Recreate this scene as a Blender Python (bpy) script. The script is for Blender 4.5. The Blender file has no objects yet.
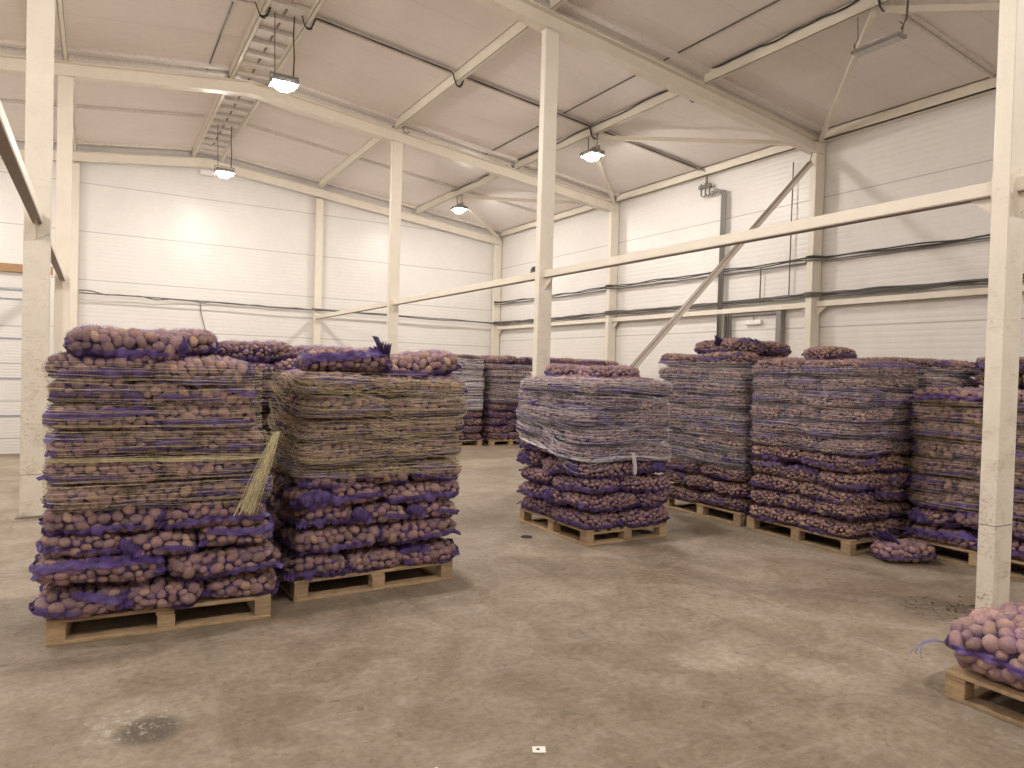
import bpy, math, random
import numpy as np
from mathutils import Vector, Matrix

random.seed(7)
RNG = np.random.default_rng(11)
COL = bpy.context.scene.collection
PI = math.pi

# ------------------------------------------------------------------ helpers
class MB:
    """collects shapes, builds ONE mesh object"""
    def __init__(s): s.v = []; s.f = []; s.m = []
    def add(s, vs, fs, mi=0):
        n = len(s.v); s.v.extend([tuple(map(float, p)) for p in vs])
        s.f.extend([tuple(i + n for i in f) for f in fs]); s.m.extend([mi] * len(fs))
    def box(s, x0, x1, y0, y1, z0, z1, mi=0):
        vs = [(x, y, z) for x in (x0, x1) for y in (y0, y1) for z in (z0, z1)]
        s.add(vs, [(0, 1, 3, 2), (4, 6, 7, 5), (0, 4, 5, 1), (2, 3, 7, 6), (0, 2, 6, 4), (1, 5, 7, 3)], mi)
    def bbox(s, x0, x1, y0, y1, z0, z1, b=0.004, mi=0):
        """box with chamfered long edges on every side"""
        c = Vector(((x0+x1)/2, (y0+y1)/2, (z0+z1)/2)); h = Vector(((x1-x0)/2, (y1-y0)/2, (z1-z0)/2))
        b = min(b, h.x*.8, h.y*.8, h.z*.8)
        vs = []; idx = {}
        for sx in (-1, 1):
            for sy in (-1, 1):
                for sz in (-1, 1):
                    for ax in range(3):
                        p = [sx*(h.x-b), sy*(h.y-b), sz*(h.z-b)]
                        p[ax] = (sx, sy, sz)[ax]*h[ax]
                        idx[(sx, sy, sz, ax)] = len(vs); vs.append((c.x+p[0], c.y+p[1], c.z+p[2]))
        fs = []
        for ax in range(3):
            o = [a for a in range(3) if a != ax]
            for sg in (-1, 1):
                ring = []
                for (p, q) in ((-1, -1), (1, -1), (1, 1), (-1, 1)):
                    k = [0, 0, 0]; k[ax] = sg; k[o[0]] = p; k[o[1]] = q
                    ring.append(idx[(*k, ax)])
                fs.append(tuple(ring))
        for ax in range(3):
            o = [a for a in range(3) if a != ax]
            for p in (-1, 1):
                for q in (-1, 1):
                    r = []
                    for e in (-1, 1):
                        k = [0, 0, 0]; k[ax] = e; k[o[0]] = p; k[o[1]] = q
                        r.append((idx[(*k, o[0])], idx[(*k, o[1])]))
                    fs.append((r[0][0], r[0][1], r[1][1], r[1][0]))
        for sx in (-1, 1):
            for sy in (-1, 1):
                for sz in (-1, 1):
                    fs.append(tuple(idx[(sx, sy, sz, a)] for a in range(3)))
        s.add(vs, fs, mi)
    def tube(s, pts, r, n=6, mi=0, caps=True, closed=False):
        pts = [Vector(p) for p in pts]; N = len(pts); vs = []; fs = []
        for i, p in enumerate(pts):
            if closed: t = pts[(i+1) % N]-pts[i-1]
            else: t = pts[min(i+1, N-1)]-pts[max(i-1, 0)]
            if t.length < 1e-9: t = Vector((0, 0, 1))
            t.normalize()
            a = Vector((0, 0, 1)) if abs(t.z) < .9 else Vector((1, 0, 0))
            u = t.cross(a).normalized(); w = t.cross(u)
            rr = r[i] if isinstance(r, (list, tuple)) else r
            for k in range(n):
                th = 2*PI*k/n
                vs.append(p+u*(rr*math.cos(th))+w*(rr*math.sin(th)))
        for i in range(N if closed else N-1):
            j = (i+1) % N
            for k in range(n):
                fs.append((i*n+k, i*n+(k+1) % n, j*n+(k+1) % n, j*n+k))
        if caps and not closed:
            fs.append(tuple(range(n))[::-1]); fs.append(tuple((N-1)*n+k for k in range(n)))
        s.add(vs, fs, mi)
    def beam(s, p, q, w, h, up=(0, 0, 1), mi=0):
        """rectangular bar from p to q, w sideways, h along 'up'"""
        p = Vector(p); q = Vector(q); t = (q-p).normalized(); u = t.cross(Vector(up)).normalized(); v = u.cross(t)
        vs = [e+u*a*w/2+v*b*h/2 for e in (p, q) for (a, b) in ((-1, -1), (1, -1), (1, 1), (-1, 1))]
        s.add(vs, [(0, 3, 2, 1), (4, 5, 6, 7), (0, 1, 5, 4), (1, 2, 6, 5), (2, 3, 7, 6), (3, 0, 4, 7)], mi)
    def disc(s, c, r0, z, n=16, mi=0):
        vs = [(c[0]+r0*math.cos(2*PI*k/n), c[1]+r0*math.sin(2*PI*k/n), z) for k in range(n)]
        s.add(vs, [tuple(range(n))], mi)
    def prism(s, poly, axis, a, b, mi=0):
        """polygon (2D) extruded along axis 0/1/2 from a to b"""
        def P(u, v, w):
            return [(w, u, v), (u, w, v), (u, v, w)][axis]
        n = len(poly); vs = [P(u, v, a) for u, v in poly]+[P(u, v, b) for u, v in poly]
        fs = [tuple(range(n))[::-1], tuple(range(n, 2*n))]+[(i, (i+1) % n, n+(i+1) % n, n+i) for i in range(n)]
        s.add(vs, fs, mi)
    def mesh(s, name, mats, smooth=False):
        me = bpy.data.meshes.new(name); me.from_pydata(s.v, [], s.f)
        for m in (mats if isinstance(mats, (list, tuple)) else [mats]): me.materials.append(m)
        if len(set(s.m)) > 1: me.polygons.foreach_set('material_index', s.m)
        if smooth: me.polygons.foreach_set('use_smooth', [True]*len(s.f))
        import bmesh
        bm = bmesh.new(); bm.from_mesh(me); bmesh.ops.recalc_face_normals(bm, faces=bm.faces); bm.to_mesh(me); bm.free()
        me.update(); return me
    def build(s, name, mats, parent=None, smooth=False, loc=None):
        me = s.mesh(name, mats, smooth)
        o = bpy.data.objects.new(name, me); COL.objects.link(o)
        if parent: o.parent = parent
        if loc is not None: o.location = loc
        return o

def tag(o, label=None, cat=None, group=None, kind=None):
    if label: o['label'] = label
    if cat: o['category'] = cat
    if group: o['group'] = group
    if kind: o['kind'] = kind
    return o
def empty(name, loc=(0, 0, 0), rz=0.0):
    o = bpy.data.objects.new(name, None); COL.objects.link(o); o.location = loc; o.rotation_euler = (0, 0, rz)
    o.empty_display_size = .1
    return o
def copy_tree(o, parent=None):
    c = o.copy(); COL.objects.link(c); c.parent = parent
    for ch in list(o.children): copy_tree(ch, c)
    return c

# ------------------------------------------------------------------ materials
def new_mat(name):
    m = bpy.data.materials.new(name); m.use_nodes = True; nt = m.node_tree
    b = nt.nodes['Principled BSDF']; return m, nt, b
def N(nt, t, **kw):
    n = nt.nodes.new(t)
    for k, v in kw.items():
        if k in n.inputs: n.inputs[k].default_value = v
        else: setattr(n, k, v)
    return n
def ramp(nt, fac, stops):
    r = nt.nodes.new('ShaderNodeValToRGB'); e = r.color_ramp.elements
    while len(e) < len(stops): e.new(.5)
    for el, (p, c) in zip(e, stops):
        el.position = p; el.color = (c[0], c[1], c[2], 1) if hasattr(c, '__len__') else (c, c, c, 1)
    nt.links.new(fac, r.inputs[0]); return r.outputs[0]
def mixc(nt, fac, a, b, mode='MIX'):
    m = nt.nodes.new('ShaderNodeMix'); m.data_type = 'RGBA'; m.blend_type = mode
    for i, v in ((0, fac), (6, a), (7, b)):
        if isinstance(v, bpy.types.NodeSocket): nt.links.new(v, m.inputs[i])
        elif i == 0: m.inputs[0].default_value = v
        else: m.inputs[i].default_value = (*v, 1)
    return m.outputs[2]
def math_(nt, op, a, b=None, c=None):
    m = nt.nodes.new('ShaderNodeMath'); m.operation = op
    for i, v in enumerate((a, b, c)):
        if v is None: continue
        if isinstance(v, bpy.types.NodeSocket): nt.links.new(v, m.inputs[i])
        else: m.inputs[i].default_value = v
    return m.outputs[0]
def noise(nt, vec, scale, detail=4, rough=.55, dist=0.0):
    n = N(nt, 'ShaderNodeTexNoise', Scale=scale, Detail=detail, Roughness=rough, Distortion=dist)
    nt.links.new(vec, n.inputs['Vector']); return n.outputs['Fac']
def world_pos(nt): return nt.nodes.new('ShaderNodeNewGeometry').outputs['Position']
def mapping(nt, vec, scale=(1, 1, 1), rot=(0, 0, 0)):
    m = nt.nodes.new('ShaderNodeMapping'); m.inputs['Scale'].default_value = scale; m.inputs['Rotation'].default_value = rot
    nt.links.new(vec, m.inputs['Vector']); return m.outputs[0]
def bump(nt, b, h, strength, dist):
    n = N(nt, 'ShaderNodeBump', Strength=strength, Distance=dist); nt.links.new(h, n.inputs['Height']); nt.links.new(n.outputs[0], b.inputs['Normal'])

def concrete():
    m, nt, b = new_mat('concrete_floor'); P = world_pos(nt)
    n1 = noise(nt, P, .55, 5, .6, .6); n2 = noise(nt, P, 2.3, 8, .68, .8); n3 = noise(nt, P, 22, 9, .8); n4 = noise(nt, P, 9, 8, .75, 1.2)
    base = ramp(nt, n2, [(.30, (.232, .182, .134)), (.46, (.298, .244, .188)), (.58, (.357, .30, .24)), (.74, (.41, .36, .30))])
    big = ramp(nt, n1, [(.32, (.70, .66, .60)), (.5, (.95, .95, .94)), (.68, (1.12, 1.12, 1.12))])
    c = mixc(nt, 1.0, base, big, 'MULTIPLY')
    fine = ramp(nt, n3, [(.3, (.55, .54, .53)), (.7, (1.42, 1.42, 1.42))])
    c = mixc(nt, .75, c, fine, 'MULTIPLY')
    sp = ramp(nt, n4, [(.30, 0), (.36, 0), (.40, 1)])
    inv = math_(nt, 'SUBTRACT', 1.0, sp)
    c = mixc(nt, math_(nt, 'MULTIPLY', inv, .5), c, (.11, .085, .062))
    # pale worn scuffs stretched along the traffic direction
    sc = noise(nt, mapping(nt, P, (1.2, 5.5, 1), (0, 0, .5)), 1.6, 9, .75, .6)
    scf = ramp(nt, sc, [(.56, 0), (.68, .6)])
    c = mixc(nt, scf, c, (.40, .36, .31))
    # tyre dirt
    ty = noise(nt, mapping(nt, P, (6, .35, 1), (0, 0, -.55)), .8, 5, .6, .3)
    tyf = ramp(nt, ty, [(.60, 0), (.72, .38)])
    c = mixc(nt, tyf, c, (.13, .105, .08))
    for (px, py, rad, colr, th) in ((.22, 3.42, .16, (.07, .055, .042), .46), (.16, 3.5, .22, (.5, .46, .41), .60), (5.2, 2.75, .45, (.13, .10, .075), .52)):
        dv = nt.nodes.new('ShaderNodeVectorMath'); dv.operation = 'DISTANCE'; nt.links.new(P, dv.inputs[0]); dv.inputs[1].default_value = (px, py, 0)
        fall = math_(nt, 'SUBTRACT', 1.0, math_(nt, 'DIVIDE', dv.outputs['Value'], rad)); fall = math_(nt, 'MAXIMUM', fall, 0.0)
        mk = ramp(nt, n3, [(th-.08, 0), (th+.04, 1)])
        c = mixc(nt, math_(nt, 'MINIMUM', math_(nt, 'MULTIPLY', math_(nt, 'MULTIPLY', fall, mk), 2.2), .8), c, colr)
    nt.links.new(c, b.inputs['Base Color'])
    r = ramp(nt, n2, [(.3, .5), (.7, .72)]); nt.links.new(r, b.inputs['Roughness'])
    b.inputs['Specular IOR Level'].default_value = .35
    h = math_(nt, 'ADD', math_(nt, 'MULTIPLY', n4, .6), math_(nt, 'MULTIPLY', n3, .4))
    bump(nt, b, h, .7, .014); return m

def panel(name, base, z_off, module=1.2, rib=.1, axis='Z', tint=.05, rough=.33, ribh=.006, jc=.62, jw=.014):
    """metal faced sandwich panel: joints every module, shallow ribs"""
    m, nt, b = new_mat(name); P = world_pos(nt); sx = nt.nodes.new('ShaderNodeSeparateXYZ'); nt.links.new(P, sx.inputs[0])
    z = sx.outputs[axis]
    zz = math_(nt, 'ADD', z, -z_off)
    fr = math_(nt, 'PINGPONG', zz, module/2)            # 0 at a joint
    j = ramp(nt, math_(nt, 'DIVIDE', fr, jw), [(.0, 0), (.45, 0), (1.0, 1)])
    dirt = noise(nt, P, .9, 5, .6); d2 = noise(nt, P, 7, 4, .6)
    c = ramp(nt, dirt, [(.3, [x*(1-tint) for x in base]), (.7, base)])
    c = mixc(nt, 1.0, c, ramp(nt, d2, [(.3, (.96, .96, .96)), (.7, (1, 1, 1))]), 'MULTIPLY')
    c = mixc(nt, math_(nt, 'SUBTRACT', 1.0, j), c, [x*jc for x in base])
    nt.links.new(c, b.inputs['Base Color']); b.inputs['Roughness'].default_value = rough; b.inputs['Specular IOR Level'].default_value = .32
    rb = math_(nt, 'SINE', math_(nt, 'MULTIPLY', zz, 2*PI/rib))
    rb = ramp(nt, math_(nt, 'MULTIPLY_ADD', rb, .5, .5), [(.0, 0), (.35, .7), (.6, 1.)])
    h = math_(nt, 'ADD', math_(nt, 'MULTIPLY', rb, .5), math_(nt, 'MULTIPLY', j, .5))
    wob = noise(nt, P, 1.4, 2, .5)
    h = math_(nt, 'ADD', h, math_(nt, 'MULTIPLY', wob, 1.4))
    bump(nt, b, h, .6, ribh); return m

def paint(name, base, dirt=.0, rough=.5):
    m, nt, b = new_mat(name); P = world_pos(nt)
    n1 = noise(nt, P, 3.2, 6, .6); c = ramp(nt, n1, [(.3, [x*.93 for x in base]), (.65, base)])
    if dirt > 0:
        sx = nt.nodes.new('ShaderNodeSeparateXYZ'); nt.links.new(P, sx.inputs[0])
        low = ramp(nt, math_(nt, 'DIVIDE', sx.outputs['Z'], 3.2), [(0, 1.0), (.12, .95), (.45, .6), (1, .15)])
        n2 = noise(nt, P, 42, 6, .7, .5); n3 = noise(nt, mapping(nt, P, (5, 5, 38)), 1.4, 6, .7, .6)
        n5 = noise(nt, P, 6, 7, .7, .8)
        cl = ramp(nt, noise(nt, P, 3.5, 4, .6, .4), [(.42, .08), (.62, 1)]); low = math_(nt, 'MULTIPLY', low, cl)
        f = math_(nt, 'MULTIPLY', ramp(nt, n2, [(.55, 0), (.64, 1)]), low)
        g = math_(nt, 'MULTIPLY', ramp(nt, n3, [(.55, 0), (.66, .85)]), low)
        k = math_(nt, 'MULTIPLY', ramp(nt, n5, [(.46, 0), (.66, .7)]), low)
        c = mixc(nt, math_(nt, 'MULTIPLY', f, dirt), c, (.20, .13, .08))
        c = mixc(nt, math_(nt, 'MULTIPLY', g, dirt), c, (.34, .24, .16))
        c = mixc(nt, math_(nt, 'MULTIPLY', k, dirt), c, (.42, .32, .22))
    nt.links.new(c, b.inputs['Base Color']); b.inputs['Roughness'].default_value = rough; return m

def wood(name, base):
    m, nt, b = new_mat(name); tc = nt.nodes.new('ShaderNodeTexCoord')
    oi = nt.nodes.new('ShaderNodeObjectInfo')
    P = world_pos(nt)
    n = noise(nt, mapping(nt, P, (3, 3, 40)), 3, 6, .65, .4); n2 = noise(nt, P, 25, 4, .6); n3 = noise(nt, P, 5, 4, .6)
    c = ramp(nt, n, [(.3, [x*.66 for x in base]), (.55, base), (.75, [min(1, x*1.2) for x in base])])
    c = mixc(nt, ramp(nt, n2, [(.55, 0), (.75, .6)]), c, [x*.4 for x in base])
    c = mixc(nt, ramp(nt, n3, [(.5, 0), (.75, .5)]), c, [x*.55 for x in base])
    hs = N(nt, 'ShaderNodeHueSaturation'); nt.links.new(c, hs.inputs['Color'])
    nt.links.new(math_(nt, 'MULTIPLY_ADD', oi.outputs['Random'], .5, .75), hs.inputs['Value'])
    nt.links.new(hs.outputs[0], b.inputs['Base Color']); b.inputs['Roughness'].default_value = .8
    bump(nt, b, n, .5, .004); return m

def potato_mat():
    m, nt, b = new_mat('potato_skin'); at = N(nt, 'ShaderNodeAttribute', attribute_name='skin')
    tc = nt.nodes.new('ShaderNodeTexCoord'); P = tc.outputs['Object']
    oi = nt.nodes.new('ShaderNodeObjectInfo')
    n = noise(nt, P, 60, 5, .65); n2 = noise(nt, P, 240, 3, .6)
    c = mixc(nt, 1.0, at.outputs['Color'], ramp(nt, n, [(.3, (.68, .66, .66)), (.7, (1.22, 1.2, 1.16))]), 'MULTIPLY')
    c = mixc(nt, ramp(nt, n2, [(.66, 0), (.74, .5)]), c, (.07, .045, .035))
    hs = N(nt, 'ShaderNodeHueSaturation'); nt.links.new(c, hs.inputs['Color'])
    nt.links.new(math_(nt, 'MULTIPLY_ADD', oi.outputs['Random'], .24, .88), hs.inputs['Value'])
    nt.links.new(hs.outputs[0], b.inputs['Base Color']); b.inputs['Roughness'].default_value = .72
    b.inputs['Specular IOR Level'].default_value = .3
    bump(nt, b, n2, .25, .002); return m

def net_mat(name, col, cover, pitch=.009, rough=.5, stripes=False, vary=.5, axis_uv=True):
    """knitted net: strands with open holes between, in metres of UV"""
    m, nt, b = new_mat(name); tc = nt.nodes.new('ShaderNodeTexCoord')
    sx = nt.nodes.new('ShaderNodeSeparateXYZ'); nt.links.new(tc.outputs['UV'], sx.inputs[0])
    u = math_(nt, 'PINGPONG', sx.outputs['X'], pitch/2); v = math_(nt, 'PINGPONG', sx.outputs['Y'], pitch*(.7 if not stripes else 1.4)/2)
    big = noise(nt, tc.outputs['UV'], 14, 4, .6, .5)
    thr = math_(nt, 'MULTIPLY', ramp(nt, big, [(.3, 1-vary), (.7, 1+vary)]), pitch/2*cover)
    a = math_(nt, 'LESS_THAN', u, math_(nt, 'MULTIPLY', thr, .35 if stripes else .9)); bb = math_(nt, 'LESS_THAN', v, thr)
    al = math_(nt, 'MAXIMUM', a, bb)
    nt.links.new(al, b.inputs['Alpha'])
    c = ramp(nt, big, [(.3, [x*.7 for x in col]), (.7, [min(1, x*1.35) for x in col])])
    nt.links.new(c, b.inputs['Base Color']); b.inputs['Roughness'].default_value = rough
    b.inputs['Specular IOR Level'].default_value = .4
    return m

def plain(name, col, rough=.6, metal=0.0, var=.12, scale=20):
    m, nt, b = new_mat(name); P = world_pos(nt); n = noise(nt, P, scale, 4, .6)
    c = ramp(nt, n, [(.3, [x*(1-var) for x in col]), (.7, [min(1, x*(1+var)) for x in col])])
    nt.links.new(c, b.inputs['Base Color']); b.inputs['Roughness'].default_value = rough; b.inputs['Metallic'].default_value = metal; return m
def emit(name, col, s):
    m, nt, b = new_mat(name); b.inputs['Emission Color'].default_value = (*col, 1); b.inputs['Emission Strength'].default_value = s
    b.inputs['Base Color'].default_value = (.8, .8, .8, 1); return m

WALLC = (.80, .775, .755)
M = dict(
    floor=concrete(),
    wall_r=panel('white_wall_panel', WALLC, 4.97), wall_b=panel('white_back_wall_panel', WALLC, 5.98),
    ceil=panel('ceiling_panel', (.88, .825, .795), .0, 1.0, .1, axis='Y', rough=.75, ribh=.0006, jc=.86, jw=.012),
    ceilrib=plain('ceiling_batten', (.72, .67, .62), .5),
    cream=paint('cream_paint', (.80, .745, .65), .0, .45),
    creamdirty=paint('worn_cream_paint', (.84, .79, .70), .8, .5),
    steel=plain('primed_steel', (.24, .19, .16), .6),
    galv=plain('galvanised_conduit', (.24, .23, .215), .5, .0),
    cable=plain('black_cable', (.045, .042, .042), .5),
    cable2=plain('grey_cable', (.13, .125, .12), .5),
    door=panel('sectional_door_panel', (.82, .81, .80), .25, .62, .05),
    doorline=plain('door_seam', (.34, .36, .46), .5),
    timber=wood('rusty_timber', (.42, .26, .14)),
    pallet=wood('pallet_wood', (.44, .315, .19)),
    potato=potato_mat(),
    core=plain('shaded_inner_potatoes', (.05, .033, .03), .9, 0, .3, 40),  # inner potatoes, colour darkened to stand for shade in the gaps
    net=net_mat('purple_net', (.24, .15, .46), .055, vary=.8),
    netdense=net_mat('purple_net_folded', (.098, .06, .215), .60, pitch=.012, vary=.55),
    netb=net_mat('dusty_purple_net', (.22, .13, .30), .05, vary=.8), netdenseb=net_mat('dusty_purple_net_folded', (.095, .056, .15), .55, vary=.6),
    string=plain('blue_string', (.22, .24, .62), .5),
    straw=plain('straw_thread', (.50, .43, .29), .55, 0, .35, 60),
    strawmid=plain('straw_net_thread', (.60, .52, .35), .55, 0, .3, 60),
    strawbright=plain('pale_straw_thread', (.70, .64, .42), .5, 0, .2, 60),
    white=plain('white_thread', (.78, .76, .80), .4, 0, .2, 60),
    film=net_mat('clear_wrap_net', (.74, .72, .77), .05, .012, .35, True, .7),
    filmstraw=net_mat('straw_wrap_net', (.46, .40, .27), .03, .012, .5, True, .7),
    lampbody=plain('lamp_housing', (.30, .29, .28), .45, .5),
    glass=plain('lamp_glass', (.55, .55, .53), .15),
    glow=emit('lamp_glow', (1, .93, .85), 430),
    paper=plain('paper', (.85, .84, .80), .7), dark=plain('dark_spot', (.03, .028, .025), .8),
    clod=plain('dry_soil', (.12, .085, .055), .9), whitebox=plain('white_plastic', (.82, .81, .79), .4),
)

# ------------------------------------------------------------------ the hall
XR, XI, XL = 11.55, 5.49, -.53           # right wall, inner column line, left column line
YF = [20.6, 14.56, 8.58, 2.58, -3.42]    # portal frames from the back wall to the camera
YB = 20.8; RX = 2.47; SL = .118
def zr(x): return 6.78-SL*abs(x-RX)      # underside of the rafters
XW, YN = -6.7, -6.5
def struct(o): o['kind'] = 'structure'; return o

b = MB(); b.box(XW-.3, XR+.3, YN-.3, YB+.3, -.2, 0); struct(b.build('floor', M['floor']))
b = MB(); b.prism([(XW-.3, -.0), (XR+.3, -.0), (XR+.3, zr(XR)+.44), (RX, 7.22), (XW-.3, zr(XW)+.44)], 1, YB, YB+.2); struct(b.build('wall_back', M['wall_b']))
b = MB(); b.prism([(XW-.3, -.0), (XR+.3, -.0), (XR+.3, zr(XR)+.44), (RX, 7.22), (XW-.3, zr(XW)+.44)], 1, YN-.2, YN); struct(b.build('wall_front', M['wall_b']))
b = MB(); b.box(XR, XR+.2, YN, YB, 0, zr(XR)+.42); struct(b.build('wall_right', M['wall_r']))
b = MB(); b.box(XW-.2, XW, YN, YB, 0, zr(XW)+.42); struct(b.build('wall_left', M['wall_r']))
b = MB()
def cz(x): return zr(x)+.44
b.prism([(XW-.2, cz(XW-.2)), (RX, cz(RX)), (XR+.2, cz(XR+.2)), (XR+.2, cz(XR+.2)+.15), (RX, cz(RX)+.15), (XW-.2, cz(XW-.2)+.15)], 1, YN-.2, YB+.2)
struct(b.build('ceiling', M['ceil']))

# mid bay ceiling battens and joint strips over the rafters
k = 0
for y in [17.55, 11.57, 5.58]:
    b = MB()
    for xa, xb in ((XW, -.62), (-.44, 2.02), (2.85, 5.36), (5.52, 8.37), (8.51, XR)):
        for dy, hh in ((-.05, .035), (.05, .035)):
            b.beam((xa, y+dy, cz(xa)-hh/2), (xb, y+dy, cz(xb)-hh/2), .045, hh)
    k += 1; struct(b.build('trim_%d' % k, M['ceilrib']))
for y in YF[:4]:
    b = MB()
    for xa, xb in ((XW, RX), (RX, XR)):
        for s in (-1, 1):
            if y > 20 and s > 0: continue
            b.beam((xa, y+s*.16, cz(xa)-.03), (xb, y+s*.16, cz(xb)-.03), .12, .06)
    k += 1; struct(b.build('trim_%d' % k, M['ceilrib']))
# thin dark sealing strips along the slope joints
for x in (1.72, 7.7, 4.6):
    if x == 4.6: continue
    b = MB(); b.beam((x, YN, cz(x)-.008), (x, 14.9 if x > 5 else 14.9, cz(x)-.008), .022, .016); k += 1; struct(b.build('trim_%d' % k, M['cable2']))
# ridge closure: soffit pieces between the two ridge purlins
b = MB()
y = YN
while y < 20.3:
    b.prism([(y, 7.04), (y+.5, 7.10), (y+.5, 7.13), (y, 7.13)], 0, 2.16, 2.78)
    y += .52
struct(b.build('ceiling_ridge', M['ceilrib']))
b = MB()
for i in range(50):
    y = YN+.26+i*.52
    if y < 20.3: b.box(2.43, 2.46, y-.1, y+.1, 7.045, 7.068)
k += 1; struct(b.build('trim_%d' % k, M['steel']))

def thing_mesh(b, name, mats, label, cat, group=None, kind=None, smooth=False):
    return tag(b.build(name, mats, None, smooth), label, cat, group, kind)

# rafters: rolled I beams, one per frame
raf_lab = ['cream roof beam running along the top of the back wall',
           'cream sloping roof beam over the second frame, behind the hanging ridge lamp',
           'cream sloping roof beam meeting the top of the tall centre column',
           None, None]
for i, y in enumerate(YF):
    b = MB(); w = .2 if i else .16; y0, y1 = (y-w/2, y+w/2)
    for xa, xb in ((XW, RX), (RX, XR-.12)):
        n = 1
        za, zb = zr(xa), zr(xb)
        for (d0, d1, ww) in ((0, .014, w), (.226, .24, w), (.014, .226, .012)):
            p = (xa, y, za+(d0+d1)/2); q = (xb, y, zb+(d0+d1)/2)
            b.beam(p, q, ww, d1-d0)
    o = b.build('roof_beam', M['cream'])
    if raf_lab[i]: tag(o, raf_lab[i], 'roof beam', 'roof beams across the hall', 'structure')
    else: struct(o)
# purlins (C section) between frames
def purlin(x, y0, y1, w=.075, h=.2, dz=0):
    b = MB(); z0 = zr(x)+.24+dz
    b.box(x-w/2, x-w/2+.008, y0, y1, z0, z0+h); b.box(x-w/2, x+w/2, y0, y1, z0, z0+.008); b.box(x-w/2, x+w/2, y0, y1, z0+h-.008, z0+h)
    b.box(x+w/2-.008, x+w/2, y0, y1, z0, z0+h)
    return b
for x in (-3.53, XL, 2.12, 2.8, 5.44, 8.43):
    for a in range(len(YF)-1):
        struct(purlin(x, YF[a+1]+.1, YF[a]-.1).build('ceiling_beam', M['cream']))
for a in range(len(YF)-1):      # eave beams on the right wall
    b = MB(); z0 = 5.97
    b.box(XR-.16, XR-.02, YF[a+1]+.1, YF[a]-.1, z0, z0+.02); b.box(XR-.16, XR-.14, YF[a+1]+.1, YF[a]-.1, z0, z0+.2)
    b.box(XR-.16, XR-.02, YF[a+1]+.1, YF[a]-.1, z0+.18, z0+.2)
    struct(b.build('ceiling_beam', M['cream']))
# wind braces in the roof plane at each mid bay node
br_lab = {0: 'beside the back corner of the hall', 1: 'in the middle bay above the wall pipes', 2: 'in the near bay beside the unlit lamp'}
for a in range(3):
    ym = (YF[a]+YF[a+1])/2; g = 'wind braces fanning from the roof purlin'
    for sgn, yf in ((1, YF[a]-.12), (-1, YF[a+1]+.12)):
        b = MB(); b.beam((8.46, ym+.05*sgn, zr(8.43)+.20), (11.3, yf, 5.95), .07, .08)
        b.box(11.24, 11.36, yf-.08, yf+.08, 5.93, 5.94)
        thing_mesh(b, 'wind_brace', M['cream'], 'slim cream roof brace %s, running %s' % (br_lab[a], 'to the farther frame' if sgn > 0 else 'to the nearer frame'), 'brace', g, 'structure')

# columns
def column(x, y, z1, label, w=.227, d=.116, mat='cream', weld=None, z_off=0):
    t = empty('steel_column', (x, y, 0)); tag(t, label, 'column', 'cream steel columns', 'structure')
    b = MB(); b.bbox(-w/2, w/2, -d/2, d/2, 0.012, z1, .006)
    b.build('shaft', M[mat], t)
    b = MB(); b.bbox(-w/2-.03, w/2+.03, -d/2-.03, d/2+.03, .0, .012, .003); b.build('base_plate', M['steel'], t)
    b = MB(); b.box(-w/2-.01, w/2+.01, -d/2-.02, d/2+.02, z1-.012, z1); b.build('cap_plate', M[mat], t)
    if weld:
        b = MB(); b.box(-w/2-.0015, w/2+.0015, -d/2-.0015, d/2+.0015, weld, weld+.006); b.build('splice_seam', M['steel'], t)
    return t
inner_lab = ['short looking cream column against the back wall right of the ridge', 'cream column just right of the straw-netted stack, rising to the second roof beam',
             'tall cream column in the middle of the hall behind the silvery wrapped stack', 'chipped white column at the right standing in front of the pallets', None]
left_lab = ['cream column against the back wall at the left, behind two others', 'cream column in shade just behind the large left column',
            'large cream column at the left edge beside the front stack', None, None]
wall_lab = ['cream corner column where back and right walls meet', 'cream wall column on the right wall, farther of two', 'cream wall column on the right wall where the diagonal brace ends', None, None]
for i, y in enumerate(YF):
    yy = y if i else 20.68
    m = 'creamdirty' if i in (2, 3) else 'cream'
    for x, labs in ((XI, inner_lab), (XL, left_lab)):
        if i == 3 and x == XL: continue
        lab = labs[i] or 'cream steel column behind the camera'
        column(x, yy, zr(x)-.001 if i else zr(x)-.02, lab, mat=m, weld={2: .43, 3: .62}.get(i), w=.227 if i else .2)
    t = column(11.40, yy, 5.73+.2 if False else 5.95, wall_lab[i] or 'cream wall column behind the camera', w=.25, d=.13)
for i in (3, 4): pass

# rails between inner columns at 3 m with gusset plates
def rail(x, ya, yb, lab, z=2.94, w=.09, h=.1, name='tie_rail', gus=True, mat='cream'):
    t = empty(name, (x, (ya+yb)/2, z)); tag(t, lab, 'rail', 'horizontal steel rails at head height', 'structure')
    b = MB(); L = abs(yb-ya); b.bbox(-w/2, w/2, -L/2, L/2, 0, h, .006); b.build('tube', M[mat], t)
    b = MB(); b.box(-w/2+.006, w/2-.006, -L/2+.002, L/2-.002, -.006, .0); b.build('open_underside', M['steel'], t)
    if gus:
        for s in (-1, 1):
            b = MB(); y = s*(L/2)
            b.prism([(y, -.16), (y, .0), (y-s*.20, .0)], 0, -.006, .006)
            y2 = y-s*.012; b.prism([(-.10, -.02), (-.02, -.17), (.10, -.10), (.10, .06), (.0, .16), (-.10, .10)], 1, min(y, y2), max(y, y2))
            b.build('gusset_plate', M[mat], t)
    return t
dc = .058
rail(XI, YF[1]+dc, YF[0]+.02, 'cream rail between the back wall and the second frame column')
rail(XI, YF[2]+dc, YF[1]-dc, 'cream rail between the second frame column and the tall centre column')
rail(XI, YF[3]+dc, YF[2]-dc, 'long cream rail from the centre column to the chipped right column')
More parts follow.
